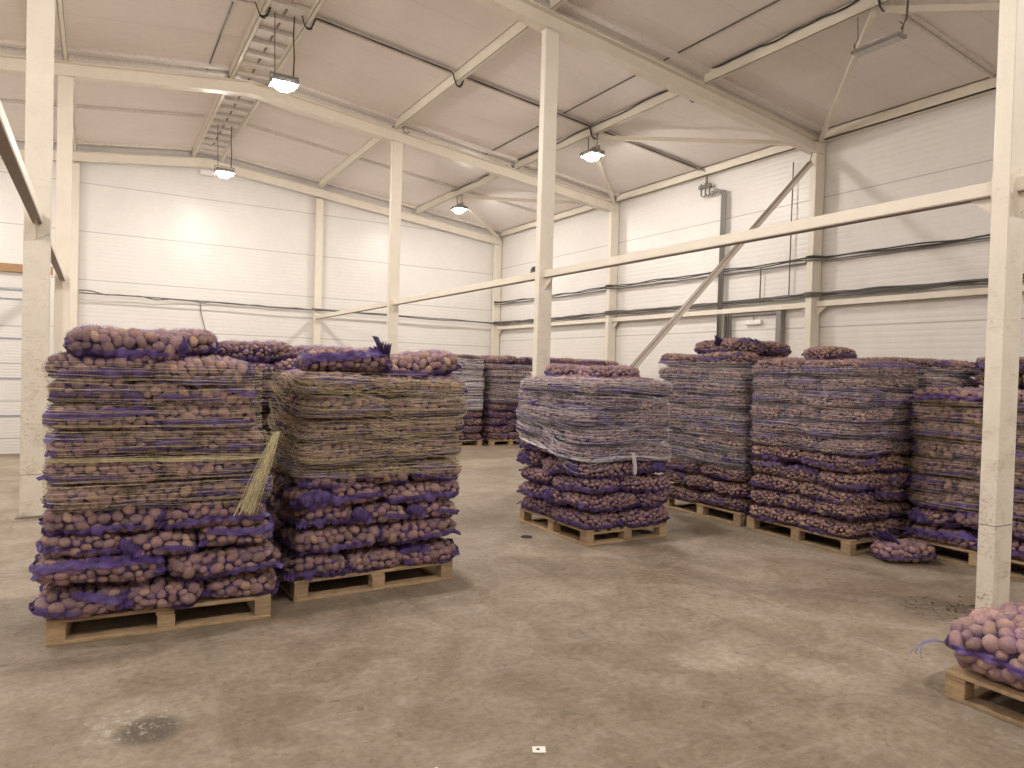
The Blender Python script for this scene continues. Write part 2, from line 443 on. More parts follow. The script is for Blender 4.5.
rail(XL, YF[3]+dc, YF[2]-dc, 'rail seen from below coming to the large left column')
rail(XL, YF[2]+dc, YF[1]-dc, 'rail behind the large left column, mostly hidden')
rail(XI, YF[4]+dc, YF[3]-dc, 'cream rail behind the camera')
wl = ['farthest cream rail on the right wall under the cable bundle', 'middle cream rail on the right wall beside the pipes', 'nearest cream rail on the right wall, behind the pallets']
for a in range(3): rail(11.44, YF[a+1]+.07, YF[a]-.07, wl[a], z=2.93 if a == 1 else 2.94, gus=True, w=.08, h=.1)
# diagonal brace
t = empty('diagonal_brace', (8.4, 8.58, 0)); tag(t, 'long dark-topped diagonal steel brace in front of the right wall', 'brace', None, 'structure')
p, q = Vector((11.18-8.4, 0, 5.57)), Vector((5.64-8.4, 0, .27))
b = MB(); d = (q-p).normalized(); nrm = Vector((d.z, 0, -d.x)); 
if nrm.z < 0: nrm = -nrm
b.beam(p-nrm*.035, q-nrm*.035, .08, .07, nrm); b.build('channel', M['cream'], t)
b = MB(); b.beam(p+nrm*.006, q+nrm*.006, .084, .012, nrm); b.build('back_flange', M['steel'], t)
b = MB(); b.tube([p, p+Vector((.06, 0, .2))], .009, 6); b.build('tie_rod', M['galv'], t)

# left sectional door in a partition and the doorway on the right wall
b = MB(); b.box(-5.6, -.72, 14.30, 14.36, .0, 3.0)
for zz in (.62, 1.24, 1.9, 2.55, 2.70): b.box(-5.6, -.72, 14.285, 14.30, zz, zz+.02, 1)
struct(b.build('door_1', [M['door'], M['doorline']]))
b = MB(); b.box(-5.6, -.66, 14.24, 14.36, 3.0, 3.13); struct(b.build('door_1_lintel', M['timber']))
t = empty('door_2', (XR, 10.07, 0)); struct(t)
b = MB(); b.bbox(-.035, .0, -.68, .68, .0, 2.86, .004); b.build('panel', M['wall_r'], t)
for s in (-1, 1):
    b = MB(); b.bbox(-.14, -.0, s*.72-.06, s*.72+.06, 0, 2.92, .006); b.build('jamb', M['galv'], t)
b = MB(); b.bbox(-.12, 0, -.68, .68, 2.86, 2.92, .005); b.build('head', M['galv'], t)
t = empty('light_fitting', (XR-.06, 10.0, 2.72)); tag(t, 'small white box fitting above the doorway on the right wall', 'light fitting')
b = MB(); b.bbox(-.05, 0.02, -.2, .2, -.05, .05, .015); b.build('body', M['whitebox'], t)
b = MB(); b.tube([(-.02, 0, .05), (-.02, 0, .22)], .01, 6); b.build('stem', M['galv'], t)

# ------------------------------------------------------------------ cables and conduits
def wavy(p, q, n=24, amp=.012, sag=.0, seed=0):
    r = random.Random(seed); p = Vector(p); q = Vector(q); out = []
    ph = [r.uniform(0, 6.28) for _ in range(4)]
    for i in range(n+1):
        s = i/n; v = p.lerp(q, s)
        v.z += amp*(math.sin(s*17+ph[0])+.6*math.sin(s*31+ph[1]))-sag*4*s*(1-s)
        v.x += amp*.3*math.sin(s*23+ph[2]); out.append(v)
    return out
def cable_thing(paths, r, lab, mat='cable', name='electric_cable', cat='cable', group=None):
    b = MB()
    for i, p in enumerate(paths): b.tube(p, r, 5)
    return thing_mesh(b, name, M[mat], lab, cat, group, None, True)
# back wall cable with a drop wire
cable_thing([wavy((-.4, 20.56, 3.28), (2.5, 20.72, 3.22), 20, .02, .03, 1), wavy((2.5, 20.72, 3.22), (5.3, 20.72, 3.21), 20, .008, 0, 2), wavy((5.3, 20.56, 3.22), (11.3, 20.56, 3.16), 30, .006, 0, 3),
             wavy((-.4, 20.55, 3.24), (11.3, 20.55, 3.13), 50, .01, 0, 5)], .016, 'dark cable running along the back wall at head height', 'cable2')
cable_thing([[(2.36, 20.70, 3.21), (2.4, 20.70, 2.9), (2.5, 20.70, 2.5), (2.5, 20.7, .001)]], .012, 'thin wire dropping down the back wall behind the left stack', 'cable2')
def wallrun(z, n, r, lab, amp, seed, spread, mat):
    paths = []
    for k in range(n):
        rr = random.Random(seed+k); pts = []
        zo = rr.uniform(-spread, spread)
        pts = []
        for a in range(4):
            ya, yb = YF[a]-.08, YF[a+1]+.08
            if a == 0: pts.append(Vector((11.26, ya+.05, z+zo)))
            seg = wavy((11.49, ya-.14, z+zo), (11.49, yb+.14, z+zo+rr.uniform(-.01, .01)), 26, amp, rr.uniform(0, .03), seed*7+k+a)
            for v in seg: v.x = 11.45-.01*(k % 4)
            pts += seg
            pts.append(Vector((11.255, yb-.02, z+zo))); pts.append(Vector((11.255, yb-.14, z+zo)))
        paths.append(pts)
    cable_thing(paths, r, lab, mat)
wallrun(3.84, 2, .014, 'upper pair of dark cables along the right wall', .012, 20, .02, 'cable')
wallrun(3.78, 1, .014, 'thin grey conduit just under the upper cables on the right wall', .004, 50, .004, 'cable2')
wallrun(3.17, 9, .015, 'thick sagging bundle of dark cables along the right wall above the rail', .012, 30, .055, 'cable2')
# vertical conduit group with expansion loops, fed from the ceiling
t = empty('wall_conduit', (11.42, 10.87, 2.4)); tag(t, 'grey conduit pipes dropping down the right wall from looped elbows', 'pipe')
for k in range(3):
    b = MB(); yy = -.055+k*.05
    b.tube([(0, yy, .0), (0, yy, 3.05), (0, yy+.03, 3.14), (0, yy+.13, 3.17+.02*k), (0, yy+.30, 3.15+.02*k)], .021, 8)
    b.build('pipe', M['galv'], t, True)
for k in range(3):
    b = MB(); y0 = .30+.12*k
    b.tube([(0, y0-.05, 3.17), (0, y0+.03, 3.12), (0, y0+.11, 3.16), (0, y0+.12, 3.42)], .018, 8)
    b.box(-.04, .03, y0+.07, y0+.16, 3.3, 3.38); b.build('elbow', M['galv'], t, True)
b = MB(); b.tube([(0, .5, 3.4), (0, .5, 3.62), (-.02, .55, 3.7), (-.1, .68, 3.74)], .025, 8); b.build('riser', M['galv'], t, True)
b = MB()
for k in range(5): b.tube(wavy((.02, -.35+.07*k, -1.2), (.0, -.3+.07*k, .62), 12, .0, 0, k), .018, 5)
b.build('cable_drop', M['cable2'], t, True)
cable_thing([wavy((11.47, 9.17, 5.75), (11.47, 9.17, 3.2), 14, .0, 0, 4)], .013, 'single dark cable hanging straight down the right wall beside the brace', 'cable2')
cable_thing([[(11.47, 9.86, 3.8), (11.47, 9.86, 3.2)]], .014, 'short vertical cable link between the wall cable runs', 'cable2')
# ceiling cables along the middle batten and along the purlin, with hooks under purlins
def ceil_run(y, x0, x1, z_of, n, r, lab, mat='cable'):
    paths = []
    for k in range(n):
        pts = []; m = 260
        for i in range(m+1):
            x = x0+(x1-x0)*i/m
            z = cz(x)-.05-.012*k+.004*math.sin(i*.23+k*2)
            for xp in (2.12, 2.8, 5.44, 8.43): z -= (.2+.01*k)*math.exp(-((x-xp)/.09)**4)
            pts.append(Vector((x, y-.08-.018*k, z)))
        paths.append(pts)
    cable_thing(paths, r, lab, mat)
ceil_run(11.57, 2.0, 11.2, None, 3, .009, 'dark cable bundle crossing the ceiling above the middle bay')
ceil_run(5.58, 2.0, 8.5, None, 2, .009, 'dark cable crossing the ceiling of the near bay')
cable_thing([wavy((8.37, YF[2]-.3, cz(8.43)-.02), (8.37, 5.6, cz(8.43)-.03), 30, .01, .02, 61)], .014, 'dark cable on the near ceiling purlin leading to the unlit lamp')
cable_thing([wavy((8.37, 14.4, cz(8.43)-.03), (8.37, 9.0, cz(8.43)-.03), 30, .01, .02, 62)], .013, 'dark cable on the middle ceiling purlin by the lit lamp')
cable_thing([wavy((8.37, 17.9, cz(8.43)-.03), (8.37, 14.8, cz(8.43)-.03), 30, .01, .02, 63)], .012, 'dark cable on the farthest ceiling purlin by the lit lamp')
for (x, y) in ((5.44, 14.2), (8.43, 8.9)):
    b = MB(); b.tube([(x+.05, y, zr(x)+.24), (x+.05, y, zr(x)+.16), (x+.06, y-.01, zr(x)+.12), (x+.12, y-.02, zr(x)+.1), (x+.17, y-.02, zr(x)+.13)], .011, 6)
    thing_mesh(b, 'cable_hook', M['cable2'], 'small dark hook under the %s purlin' % ('centre' if x < 6 else 'outer'), 'hook', None, None, True)

# ------------------------------------------------------------------ lamps
def lamp(x, y, z, lab, on=True, hang=.9, rot=0, wires=True):
    t = empty('flood_lamp', (x, y, z), rot); tag(t, lab, 'lamp', 'flood lamps hanging under the roof')
    b = MB(); b.bbox(-.20, .20, -.165, .165, .03, .085, .012); b.box(-.20, -.19, -.165, .165, .0, .03); b.box(.19, .20, -.165, .165, .0, .03); b.box(-.19, .19, -.165, -.155, .0, .03); b.box(-.19, .19, .155, .165, .0, .03)
    for i in range(9): b.box(-.15+i*.036, -.142+i*.036, -.095, .095, .085, .115)
    b.build('housing', M['lampbody'], t)
    b = MB(); vs = []; n, r_ = 20, 7
    fs = []
    for j in range(r_+1):
        ph = j/r_*PI/2
        for i in range(n):
            th = 2*PI*i/n
            c, s_ = math.cos(th), math.sin(th); k_ = (abs(c)**5+abs(s_)**5)**(-1/5)
            vs.append((.155*k_*c*math.cos(ph), .125*k_*s_*math.cos(ph), .03-.13*math.sin(ph)))
    for j in range(r_):
        for i in range(n): fs.append((j*n+i, j*n+(i+1) % n, (j+1)*n+(i+1) % n, (j+1)*n+i))
    b.add(vs, fs); b.build('lens', M['glow'] if on else M['glass'], t, True)
    b = MB()
    for s in (-1, 1): b.box(s*.21-.006, s*.21+.006, -.02, .02, .02, .16)
    b.box(-.216, .216, -.02, .02, .15, .16); b.build('bracket', M['lampbody'], t)
    b = MB()
    b.tube([(-.14, 0, .155), (-.16, 0, hang)], .007, 5); b.build('suspension_wire', M['cable'], t)
    b = MB(); b.tube([(.14, 0, .155), (.15, 0, .45), (.13, 0, .8), (.14, 0, hang)], .011, 6); b.build('power_cord', M['cable'], t, True)
    return t
lamp(2.47, 11.57, 5.98, 'bright flood lamp hanging from the ridge, larger and nearer of the two on the left', hang=1.1)
lamp(2.47, 17.6, 5.95, 'bright flood lamp hanging from the ridge near the back wall', hang=1.1)
lamp(8.47, 17.6, 5.95, 'lit lamp below the purlin close to the far right corner', hang=.42, rot=PI/2)
lamp(8.47, 11.57, 5.93, 'lit lamp right of the tall centre column under the roof', hang=.42, rot=PI/2)
t = empty('linear_flood_lamp', (8.50, 5.58, 5.85)); tag(t, 'unlit rectangular lamp hanging at the upper right under the roof', 'lamp', 'flood lamps hanging under the roof'); t.rotation_euler = (0, 0, -PI/2)
b = MB(); b.bbox(-.33, .33, -.09, .09, 0, .045, .01); b.build('housing', M['lampbody'], t)
b = MB(); b.bbox(-.30, .30, -.07, .07, -.012, .0, .004); b.build('lens', M['glass'], t)
b = MB(); b.bbox(-.12, .12, -.04, .04, .045, .085, .008); b.build('driver_box', M['whitebox'], t)
for s in (-1, 1):
    b = MB(); b.tube([(s*.31, 0, .04), (s*.33, 0, .14), (s*.28, 0, .2)], .008, 5); b.build('bracket', M['cable2'], t, True)
b = MB(); b.tube([(-.28, 0, .2), (-.30, 0, .62)], .006, 5); b.build('suspension_wire', M['cable2'], t)
b = MB(); b.tube([(.30, 0, .1), (.36, 0, .2), (.38, 0, .5), (.3, 0, .62)], .014, 6); b.build('power_cord', M['cable2'], t, True)
# lamps over the rest of the hall, outside the frame
for (x, y) in ((2.47, 5.58), (2.47, -.4), (-3.53, 5.58), (8.47, -.4), (-3.53, -.4), (-3.53, 11.57), (-3.53, 17.6)):
    lamp(x, y, 5.95 if x > 0 else 5.75, 'lit flood lamp over the hall outside the picture', hang=.4)

# emergency light and wall siren
t = empty('emergency_light', (2.47, 20.45, 6.60)); tag(t, 'small white box lamp on the back beam below the ridge', 'light fitting')
b = MB(); b.bbox(-.2, .2, -.05, .05, -.06, .06, .015); b.build('body', M['whitebox'], t)
t = empty('wall_fan', (11.5, 18.35, 4.6)); tag(t, 'small black round unit on the right wall, half hidden by the centre column', 'fan')
b = MB(); b.tube([(0, 0, 0), (-.05, 0, 0), (-.14, 0, 0)], [.2, .2, .17], 16); b.build('housing', M['cable'], t, True)
b = MB(); b.box(-.16, -.14, -.03, .03, -.03, .03)
b.build('hub', M['galv'], t)

# ------------------------------------------------------------------ pallets
def make_pallet():
    t = empty('wooden_pallet'); L, W = 1.2, 1.0
    def board(nm, x0, x1, y0, y1, z0, z1):
        b = MB(); j = random.uniform(-.004, .004); b.bbox(x0+j, x1+j, y0, y1, z0, z1, .003); return b.build(nm, M['pallet'], t)
    for i in range(7):
        y = -W/2+i*(W-.1)/6; board('deck_board', -L/2, L/2, y, y+.1, .122, .144)
    for x in (-L/2, -.05, L/2-.1): board('stringer_board', x, x+.1, -W/2, W/2, .100, .1215)
    for x in (-L/2, -.05, L/2-.1):
        for y in (-W/2, -.05, W/2-.1): board('block', x+.002, x+.098, y+.002, y+.098, .0225, .0995)
    for y in (-W/2, -.05, W/2-.1): board('bottom_board', -L/2, L/2, y, y+.1, .0, .022)
    for x in (-L/2, L/2-.1):
        for (y0, y1) in ((-W/2+.101, -.051), (.051, W/2-.101)): board('bottom_board', x, x+.1, y0, y1, .0, .022)
    return t
PALLET = make_pallet(); used_pallet = [False]
def place_pallet(x, y, rz, lab):
    o = PALLET if not used_pallet[0] else copy_tree(PALLET)
    used_pallet[0] = True; o.location = (x, y, 0); o.rotation_euler = (0, 0, rz); tag(o, lab, 'pallet', 'wooden pallets under the potato stacks'); return o

# ------------------------------------------------------------------ sacks
A_, B_, C_ = .320, .222, .089       # half sizes of a filled sack
def ico(sub):
    import bmesh
    bm = bmesh.new(); bmesh.ops.create_icosphere(bm, subdivisions=sub, radius=1)
    v = np.array([q.co[:] for q in bm.verts]); f = np.array([[w.index for w in q.verts] for q in bm.faces]); bm.free(); return v, f
ICO = {1: ico(1), 2: ico(2), 3: ico(3)}
NE, VE = 5.0, 3.6
def env_pt(u, v, a, b, c):
    """u angle around, v -pi/2..pi/2"""
    cu, su = np.cos(u), np.sin(u); k = (np.abs(cu)**NE+np.abs(su)**NE)**(-1/NE)
    cv, sv = np.cos(v), np.sin(v); k2 = (np.abs(cv)**VE+np.abs(sv)**VE)**(-1/VE)
    return np.stack([a*cu*k*cv*k2, b*su*k*cv*k2, c*sv*k2], -1)
def env_n(p, a, b, c):
    x, y, z = np.abs(p[..., 0]/a), np.abs(p[..., 1]/b), np.abs(p[..., 2]/c)
    rho = (x**NE+y**NE)**(1/NE)+1e-9
    g = np.stack([np.sign(p[..., 0])/a*rho**(VE-NE)*x**(NE-1), np.sign(p[..., 1])/b*rho**(VE-NE)*y**(NE-1), np.sign(p[..., 2])/c*z**(VE-1)], -1)
    return g/(np.linalg.norm(g, axis=-1, keepdims=True)+1e-9)
def bend(p, prm):
    """gentle sag and swell so that no two sacks share an outline"""
    x, y = p[..., 0], p[..., 1]; q = p.copy()
    q[..., 2] += prm[0]*np.sin(x*7+prm[1])+prm[2]*np.sin(y*11+prm[3])
    s = 1+.035*np.sin(x*9+prm[4]); q[..., 1] = p[..., 1]*s
    return q
def make_potatoes(rng, size, sub, prm, flat=False, dims=(A_, B_, C_), crowd=1.0):
    a, b_, c = dims; r = .030*size
    ai, bi, ci = a-r, b_-r, max(c-r*.95, .02)
    pts = []; rad = []
    tries = 0; cand_u = rng.uniform(0, 2*PI, 40000); cand_v = rng.uniform(-PI/2, PI/2, 40000)
    C = env_pt(cand_u, cand_v, ai, bi, ci)
    P = np.zeros((0, 3)); S = np.zeros(0); md = .0545*size/crowd
    for k in range(len(C)):
        s = size*rng.uniform(.70, 1.34)
        if len(P):
            d = np.linalg.norm(P-C[k], axis=1)
            if (d < (md*(S+s)/2/size)).any(): continue
        P = np.vstack([P, C[k]]); S = np.append(S, s)
    # interior fillers nearer the middle height, to close gaps
    V, F = ICO[sub]; vs = []; fs = []; cols = []; n = 0; info = []
    for p, s in zip(P, S):
        nn = env_n(p, ai, bi, ci); t = rng.normal(size=3); t[2] *= .55; t -= nn*(t@nn)*.85; t /= np.linalg.norm(t)
        w = np.cross(nn, t); w /= np.linalg.norm(w); q = np.cross(t, w)
        el = rng.uniform(1.05, 1.5); R3 = np.stack([t, w, q], 1)
        ax = np.array([.0305*s*el, .0305*s, .0275*s*rng.uniform(.9, 1.05)])
        lump = 1+.05*np.sin(V[:, 0]*3+rng.uniform(0, 6))*np.cos(V[:, 1]*2.6+rng.uniform(0, 6))+.03*np.sin(V[:, 2]*5+rng.uniform(0, 6))
        X = (V*lump[:, None]*ax)@R3.T + p - nn*rng.uniform(-.002, .006)
        info.append((p, s))
        vs.append(bend(X, prm)); fs.append(F+n); n += len(V)
        h = rng.uniform()
        base = np.array([.315, .212, .153])*rng.uniform(.66, 1.25)
        if h > .90: base = np.array([.43, .30, .19])*rng.uniform(.85, 1.2)
        elif h > .6: base = np.array([.355, .222, .182])*rng.uniform(.8, 1.2)
        cols.append(np.tile(np.append(base, 1), (len(V), 1)))
    # inner mass for the potatoes further inside, gap shade painted in as near-black
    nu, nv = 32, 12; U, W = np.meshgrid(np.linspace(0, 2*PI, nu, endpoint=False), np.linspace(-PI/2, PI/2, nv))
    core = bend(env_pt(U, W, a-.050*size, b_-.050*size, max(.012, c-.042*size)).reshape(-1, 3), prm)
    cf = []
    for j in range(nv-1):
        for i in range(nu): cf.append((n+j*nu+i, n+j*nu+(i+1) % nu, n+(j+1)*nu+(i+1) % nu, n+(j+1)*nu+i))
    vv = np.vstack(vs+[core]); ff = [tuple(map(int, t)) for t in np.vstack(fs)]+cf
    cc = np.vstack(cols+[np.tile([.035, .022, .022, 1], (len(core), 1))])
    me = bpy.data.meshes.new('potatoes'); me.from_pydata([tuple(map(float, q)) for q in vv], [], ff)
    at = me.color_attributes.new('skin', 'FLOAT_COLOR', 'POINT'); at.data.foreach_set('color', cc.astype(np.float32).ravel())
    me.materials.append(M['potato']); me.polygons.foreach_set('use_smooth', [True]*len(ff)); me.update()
    return me, vv[:len(vv)-len(core)], info
def grid_mesh(name, G, mat, uv, closed_u=False, flip=False):
    nv, nu = G.shape[:2]; me = bpy.data.meshes.new(name); fs = []; uvs = []
    for j in range(nv-1):
        for i in range(nu-(0 if closed_u else 1)):
            i2 = (i+1) % nu; fs.append((j*nu+i, j*nu+i2, (j+1)*nu+i2, (j+1)*nu+i))
            u0, u1 = uv[0][j, i], (uv[0][j, i2] if i2 else uv[0][j, i]+(uv[0][j, 1]-uv[0][j, 0]))
            uvs += [u0, uv[1][j, i], u1, uv[1][j, i], u1, uv[1][j+1, i], u0, uv[1][j+1, i]]
    me.from_pydata([tuple(map(float, q)) for q in G.reshape(-1, 3)], [], fs)
    l = me.uv_layers.new(name='UVMap'); l.data.foreach_set('uv', np.array(uvs, np.float32))
    me.materials.append(mat); me.polygons.foreach_set('use_smooth', [True]*len(fs)); me.update(); return me
def hug(p, nn, pv, info, off=.002, lo=-.018, hi=.014):
    """pull an envelope point in until the net rests on the potatoes"""
    P = np.array([i[0] for i in info]); R = np.array([.0305*i[1]*1.12 for i in info])
    out = p.copy()
    for k in range(len(p)):
        d = p[k]-P; t = d@nn[k]; perp2 = (d*d).sum(1)-t*t; h = R*R*1.15-perp2; ok = h > 0
        if ok.any():
            s = (-t+np.sqrt(np.maximum(h, 0)))[ok].max(); s = min(max(s+off, lo), hi)
        else: s = lo
        out[k] = p[k]+nn[k]*s
    return out
def make_net(rng, prm, info, dims=(A_, B_, C_)):
    a, b_, c = dims; nu, nv = 84, 19
    U = np.linspace(0, 2*PI, nu, endpoint=False); V = np.linspace(-PI/2+.02, PI/2-.02, nv)
    # even out spacing round the rounded rectangle
    th = np.arctan2(np.sin(U)*b_, np.cos(U)*a); UU, VV = np.meshgrid(th, V)
    G = env_pt(UU, VV, a, b_, c); nn = env_n(G, a, b_, c)
    H = hug(G.reshape(-1, 3), nn.reshape(-1, 3), None, info).reshape(G.shape)
    K = H.copy()
    for it in range(1):
        K = (H*2+np.roll(K, 1, 1)+np.roll(K, -1, 1))/4
    K = bend(K, prm)
    s = np.concatenate([[0], np.cumsum(np.linalg.norm(np.diff(G[nv//2], axis=0), axis=1))])
    u = np.tile(s, (nv, 1)); v = np.tile(np.linspace(-.2, .2, nv)[:, None], (1, nu))
    return grid_mesh('net', K, M['net'], (u, v), True), H
def ribbon(rng, prm, info, dims, u0, u1, zf, wid, off=.006, ruf=.006, n=70):
    """folded band of net following the sack flank"""
    a, b_, c = dims; U = np.linspace(u0, u1, n); m = 5; rows = []
    ph = rng.uniform(0, 6, 4); s = 0
    for j in range(m):
        f = j/(m-1)-.5
        v = np.array([zf(k/(n-1)) for k in range(n)])+f*wid*np.array([.55+.45*math.sin(PI*min(1, k/(n-1)*1.0))*(1+.3*math.sin(k*.5+ph[0])) for k in range(n)])
        v = np.clip(v, -1.35, 1.35)
        G = env_pt(U, v, a, b_, c); nn = env_n(G, a, b_, c)
        H = hug(G, nn, None, info, off, -.016, .014)
        H = H+nn*(ruf*math.sin(j*2.3+1)*np.sin(np.arange(n)*.9+ph[1])[:, None]+ruf*.5)
        rows.append(bend(H, prm))
    K = np.array(rows); L = np.linspace(0, 1.0*abs(u1-u0)*.25, n)
    return K, (np.tile(L, (m, 1)), np.tile(np.linspace(0, .05, m)[:, None], (1, n)))
def ear(rng, x, y, z, dx, dy, L, spread, dz=None):
    """gathered flap of net sticking out of a sack end"""
    n, m = 9, 9; G = np.zeros((m, n, 3)); ph = rng.uniform(0, 6)
    d = np.array([dx, dy, rng.uniform(-1.1, -.2) if dz is None else dz]); d /= np.linalg.norm(d); s = np.array([-dy, dx, 0]); s = s/np.linalg.norm(s); up = np.cross(d, s)
    for j in range(m):
        f = j/(m-1); w = spread*(1-.55*f+ .35*f*f)
        for i in range(n):
            g = i/(n-1)-.5
            G[j, i] = np.array([x, y, z])+d*(L*f*(1+.15*math.sin(i*1.9+ph)))+s*(g*w)+up*(.012*math.sin(i*2.1+ph+f*1.2)*(1-.3*f))
    u = np.tile(np.linspace(0, spread, n), (m, 1)); v = np.tile(np.linspace(0, L, m)[:, None], (1, n))
    return G, (u, v)
def join_grids(name, grids, mat):
    vs = []; fs = []; uvs = []; o = 0
    for G, uv in grids:
        nv, nu = G.shape[:2]
        for j in range(nv-1):
            for i in range(nu-1):
                fs.append((o+j*nu+i, o+j*nu+i+1, o+(j+1)*nu+i+1, o+(j+1)*nu+i))
                for (jj, ii) in ((j, i), (j, i+1), (j+1, i+1), (j+1, i)): uvs += [uv[0][jj, ii], uv[1][jj, ii]]
        vs.append(G.reshape(-1, 3)); o += nu*nv
    vs = np.vstack(vs); me = bpy.data.meshes.new(name); me.from_pydata([tuple(map(float, q)) for q in vs], [], fs)
    l = me.uv_layers.new(name='UVMap'); l.data.foreach_set('uv', np.array(uvs, np.float32))
    me.materials.append(mat); me.polygons.foreach_set('use_smooth', [True]*len(fs)); me.update(); return me

HULL = {}; MESHES = {}
def make_sack(seed, size, sub, dims=(A_, B_, C_), dusty=False):
    rng = np.random.default_rng(seed)
    prm = [rng.uniform(.006, .013), rng.uniform(0, 6), rng.uniform(.003, .009), rng.uniform(0, 6), rng.uniform(0, 6)]
    t = empty('potato_sack')
    pme, pv, info = make_potatoes(rng, size, sub, prm, dims=dims)
    o = bpy.data.objects.new('potatoes', pme); COL.objects.link(o); o.parent = t; o['kind'] = 'stuff'
    nme, H = make_net(rng, prm, info, dims)
    if dusty: nme.materials[0] = M['netb']
    MESHES[t.name] = (pme, nme)
    o = bpy.data.objects.new('net', nme); COL.objects.link(o); o.parent = t
    # seam bands on the flanks
    bands = []
    ph = rng.uniform(0, 6)
    base = rng.choice([-.62, -.42, .45])
    amp = rng.uniform(.15, .40)
    zf = lambda s: base+amp*math.sin(s*7+ph)
    u0 = rng.uniform(-.9, .2); 
    bands.append(ribbon(rng, prm, info, dims, u0, u0+rng.uniform(3.2, 4.4), zf, rng.uniform(.35, .62)))
    u0 = u0+PI+rng.uniform(-.3, .3); ph2 = rng.uniform(0, 6); base2 = rng.choice([-.55, -.35])
    bands.append(ribbon(rng, prm, info, dims, u0, u0+rng.uniform(2.2, 3.1), lambda s: base2+.25*math.sin(s*5+ph2), rng.uniform(.35, .65)))
    if rng.uniform() < .25:
        u0 = rng.uniform(0, 2*PI); bands.append(ribbon(rng, prm, info, dims, u0, u0+rng.uniform(.4, .9), lambda s: .1*math.sin(s*5), rng.uniform(.7, 1.3), ruf=.009))
    o = bpy.data.objects.new('seam', join_grids('seam', bands, M['netdenseb' if dusty else 'netdense'])); COL.objects.link(o); o.parent = t
    a, b_, c = dims; g = []
    for sx in (-1, 1):
        for sy in (-1, 1):
            if rng.uniform() < .6: g.append(ear(rng, sx*(a-.045), sy*(b_-.05), rng.uniform(-.2, .15)*c, sx, sy*rng.uniform(.2, .9), rng.uniform(.03, .06), rng.uniform(.05, .09)))
    if not g: g.append(ear(rng, a-.03, b_-.05, 0, 1, .5, .07, .07))
    for e in g:
        o = bpy.data.objects.new('corner_flap', join_grids('corner_flap', [e], M['netdenseb' if dusty else 'netdense'])); COL.objects.link(o); o.parent = t
    HULL[t.name] = bend(H, prm).reshape(-1, 3)
    return t
PROTO = {'big': [make_sack(100+i, .92, 2) for i in range(7)],
         'mid': [make_sack(200+i, .76, 1) for i in range(4)],
         'small': [make_sack(300+i, .66, 1, dusty=True) for i in range(4)]}
USED = set()
NSACK = [0]
def place_sack(kind, x, y, z, rz, label, group, tilt=(0, 0), sc=(1, 1, 1), rnd=random, slot=None):
    p = rnd.choice(PROTO[kind]); flip = rnd.choice((0, PI))
    if slot in HIDDEN:
        mat = Matrix.Translation((x, y, z)) @ Matrix.Rotation(rz+flip, 4, 'Z') @ Matrix.Rotation(tilt[1], 4, 'Y') @ Matrix.Rotation(tilt[0], 4, 'X') @ Matrix.Diagonal((*sc, 1))
        h = HULL[p.name]; m = np.array(mat); FILL.append((p.name, m)); return h@m[:3, :3].T+m[:3, 3]
    if p.name in USED: o = copy_tree(p)
    else: o = p; USED.add(p.name)
    SLOT[o.name] = slot
    o.location = (x, y, z); o.rotation_euler = (tilt[0], tilt[1], rz+flip); o.scale = sc
    tag(o, label, 'sack of potatoes', group); NSACK[0] += 1
    mat = Matrix.Translation((x, y, z)) @ Matrix.Rotation(rz+flip, 4, 'Z') @ Matrix.Rotation(tilt[1], 4, 'Y') @ Matrix.Rotation(tilt[0], 4, 'X') @ Matrix.Diagonal((*sc, 1))
    h = HULL[p.name]; m = np.array(mat)
    return h@m[:3, :3].T+m[:3, 3]
BURIED = {'A': '0:01 1:234 2:01 3:234 4:1 5:34 6:01 7:34 8:01 9:234', 'B': '0:1 1:34 2:1 3:34 4:1 5:34 6:1 7:34 8:1', 'K': '3:124 4:0124 5:124 6:0124 7:24 8:0124 9:234', 'C': '0:34 1:1 2:34 3:1 4:34 5:1 6:34 7:1 8:34', 'D': '0:24 1:01 2:24 3:01 4:24 5:01 6:24 7:01 8:24 9:01 10:34', 'E': '0:34 1:1 2:34 3:1 4:34 5:1 6:34 7:1 8:34 9:1 10:34', 'F': '0:24 1:01 2:24 3:01 4:24 5:01 6:24 7:01 8:23', 'D2': '6:012 7:0234 8:012 9:0234 10:01234', 'E2': '0:01234 1:0134 2:1234 3:0134 4:1234 5:0134 6:1234 7:01234 8:1234 9:134 10:34', 'F2': '0:012 1:0234 2:012 3:0234 4:012 5:0234 6:012 7:0234 8:02 9:023 10:0234', 'H1': '0:012 1:024 2:012 3:024 4:0123 5:024 6:012 7:024 8:012 9:24 10:012 11:023', 'H2': '0:134 1:134 2:134 3:14 4:134 5:134 6:134 7:14 8:134 9:14 10:134 11:14', 'H3': '8:02 9:02 10:2 11:14', 'H4': '8:02 9:02 10:02 11:134', 'H0': '9:01 10:01234'}
HIDDEN = {(n, int(w.split(':')[0]), int(c)) for n, v in BURIED.items() for w in v.split() for c in w.split(':')[1]}
SLOT = {}; FILL = []
ORD = ['lowest', 'second', 'third', 'fourth', 'fifth', 'sixth', 'seventh', 'eighth', 'ninth', 'tenth', 'eleventh', 'twelfth']
H_L = .1475
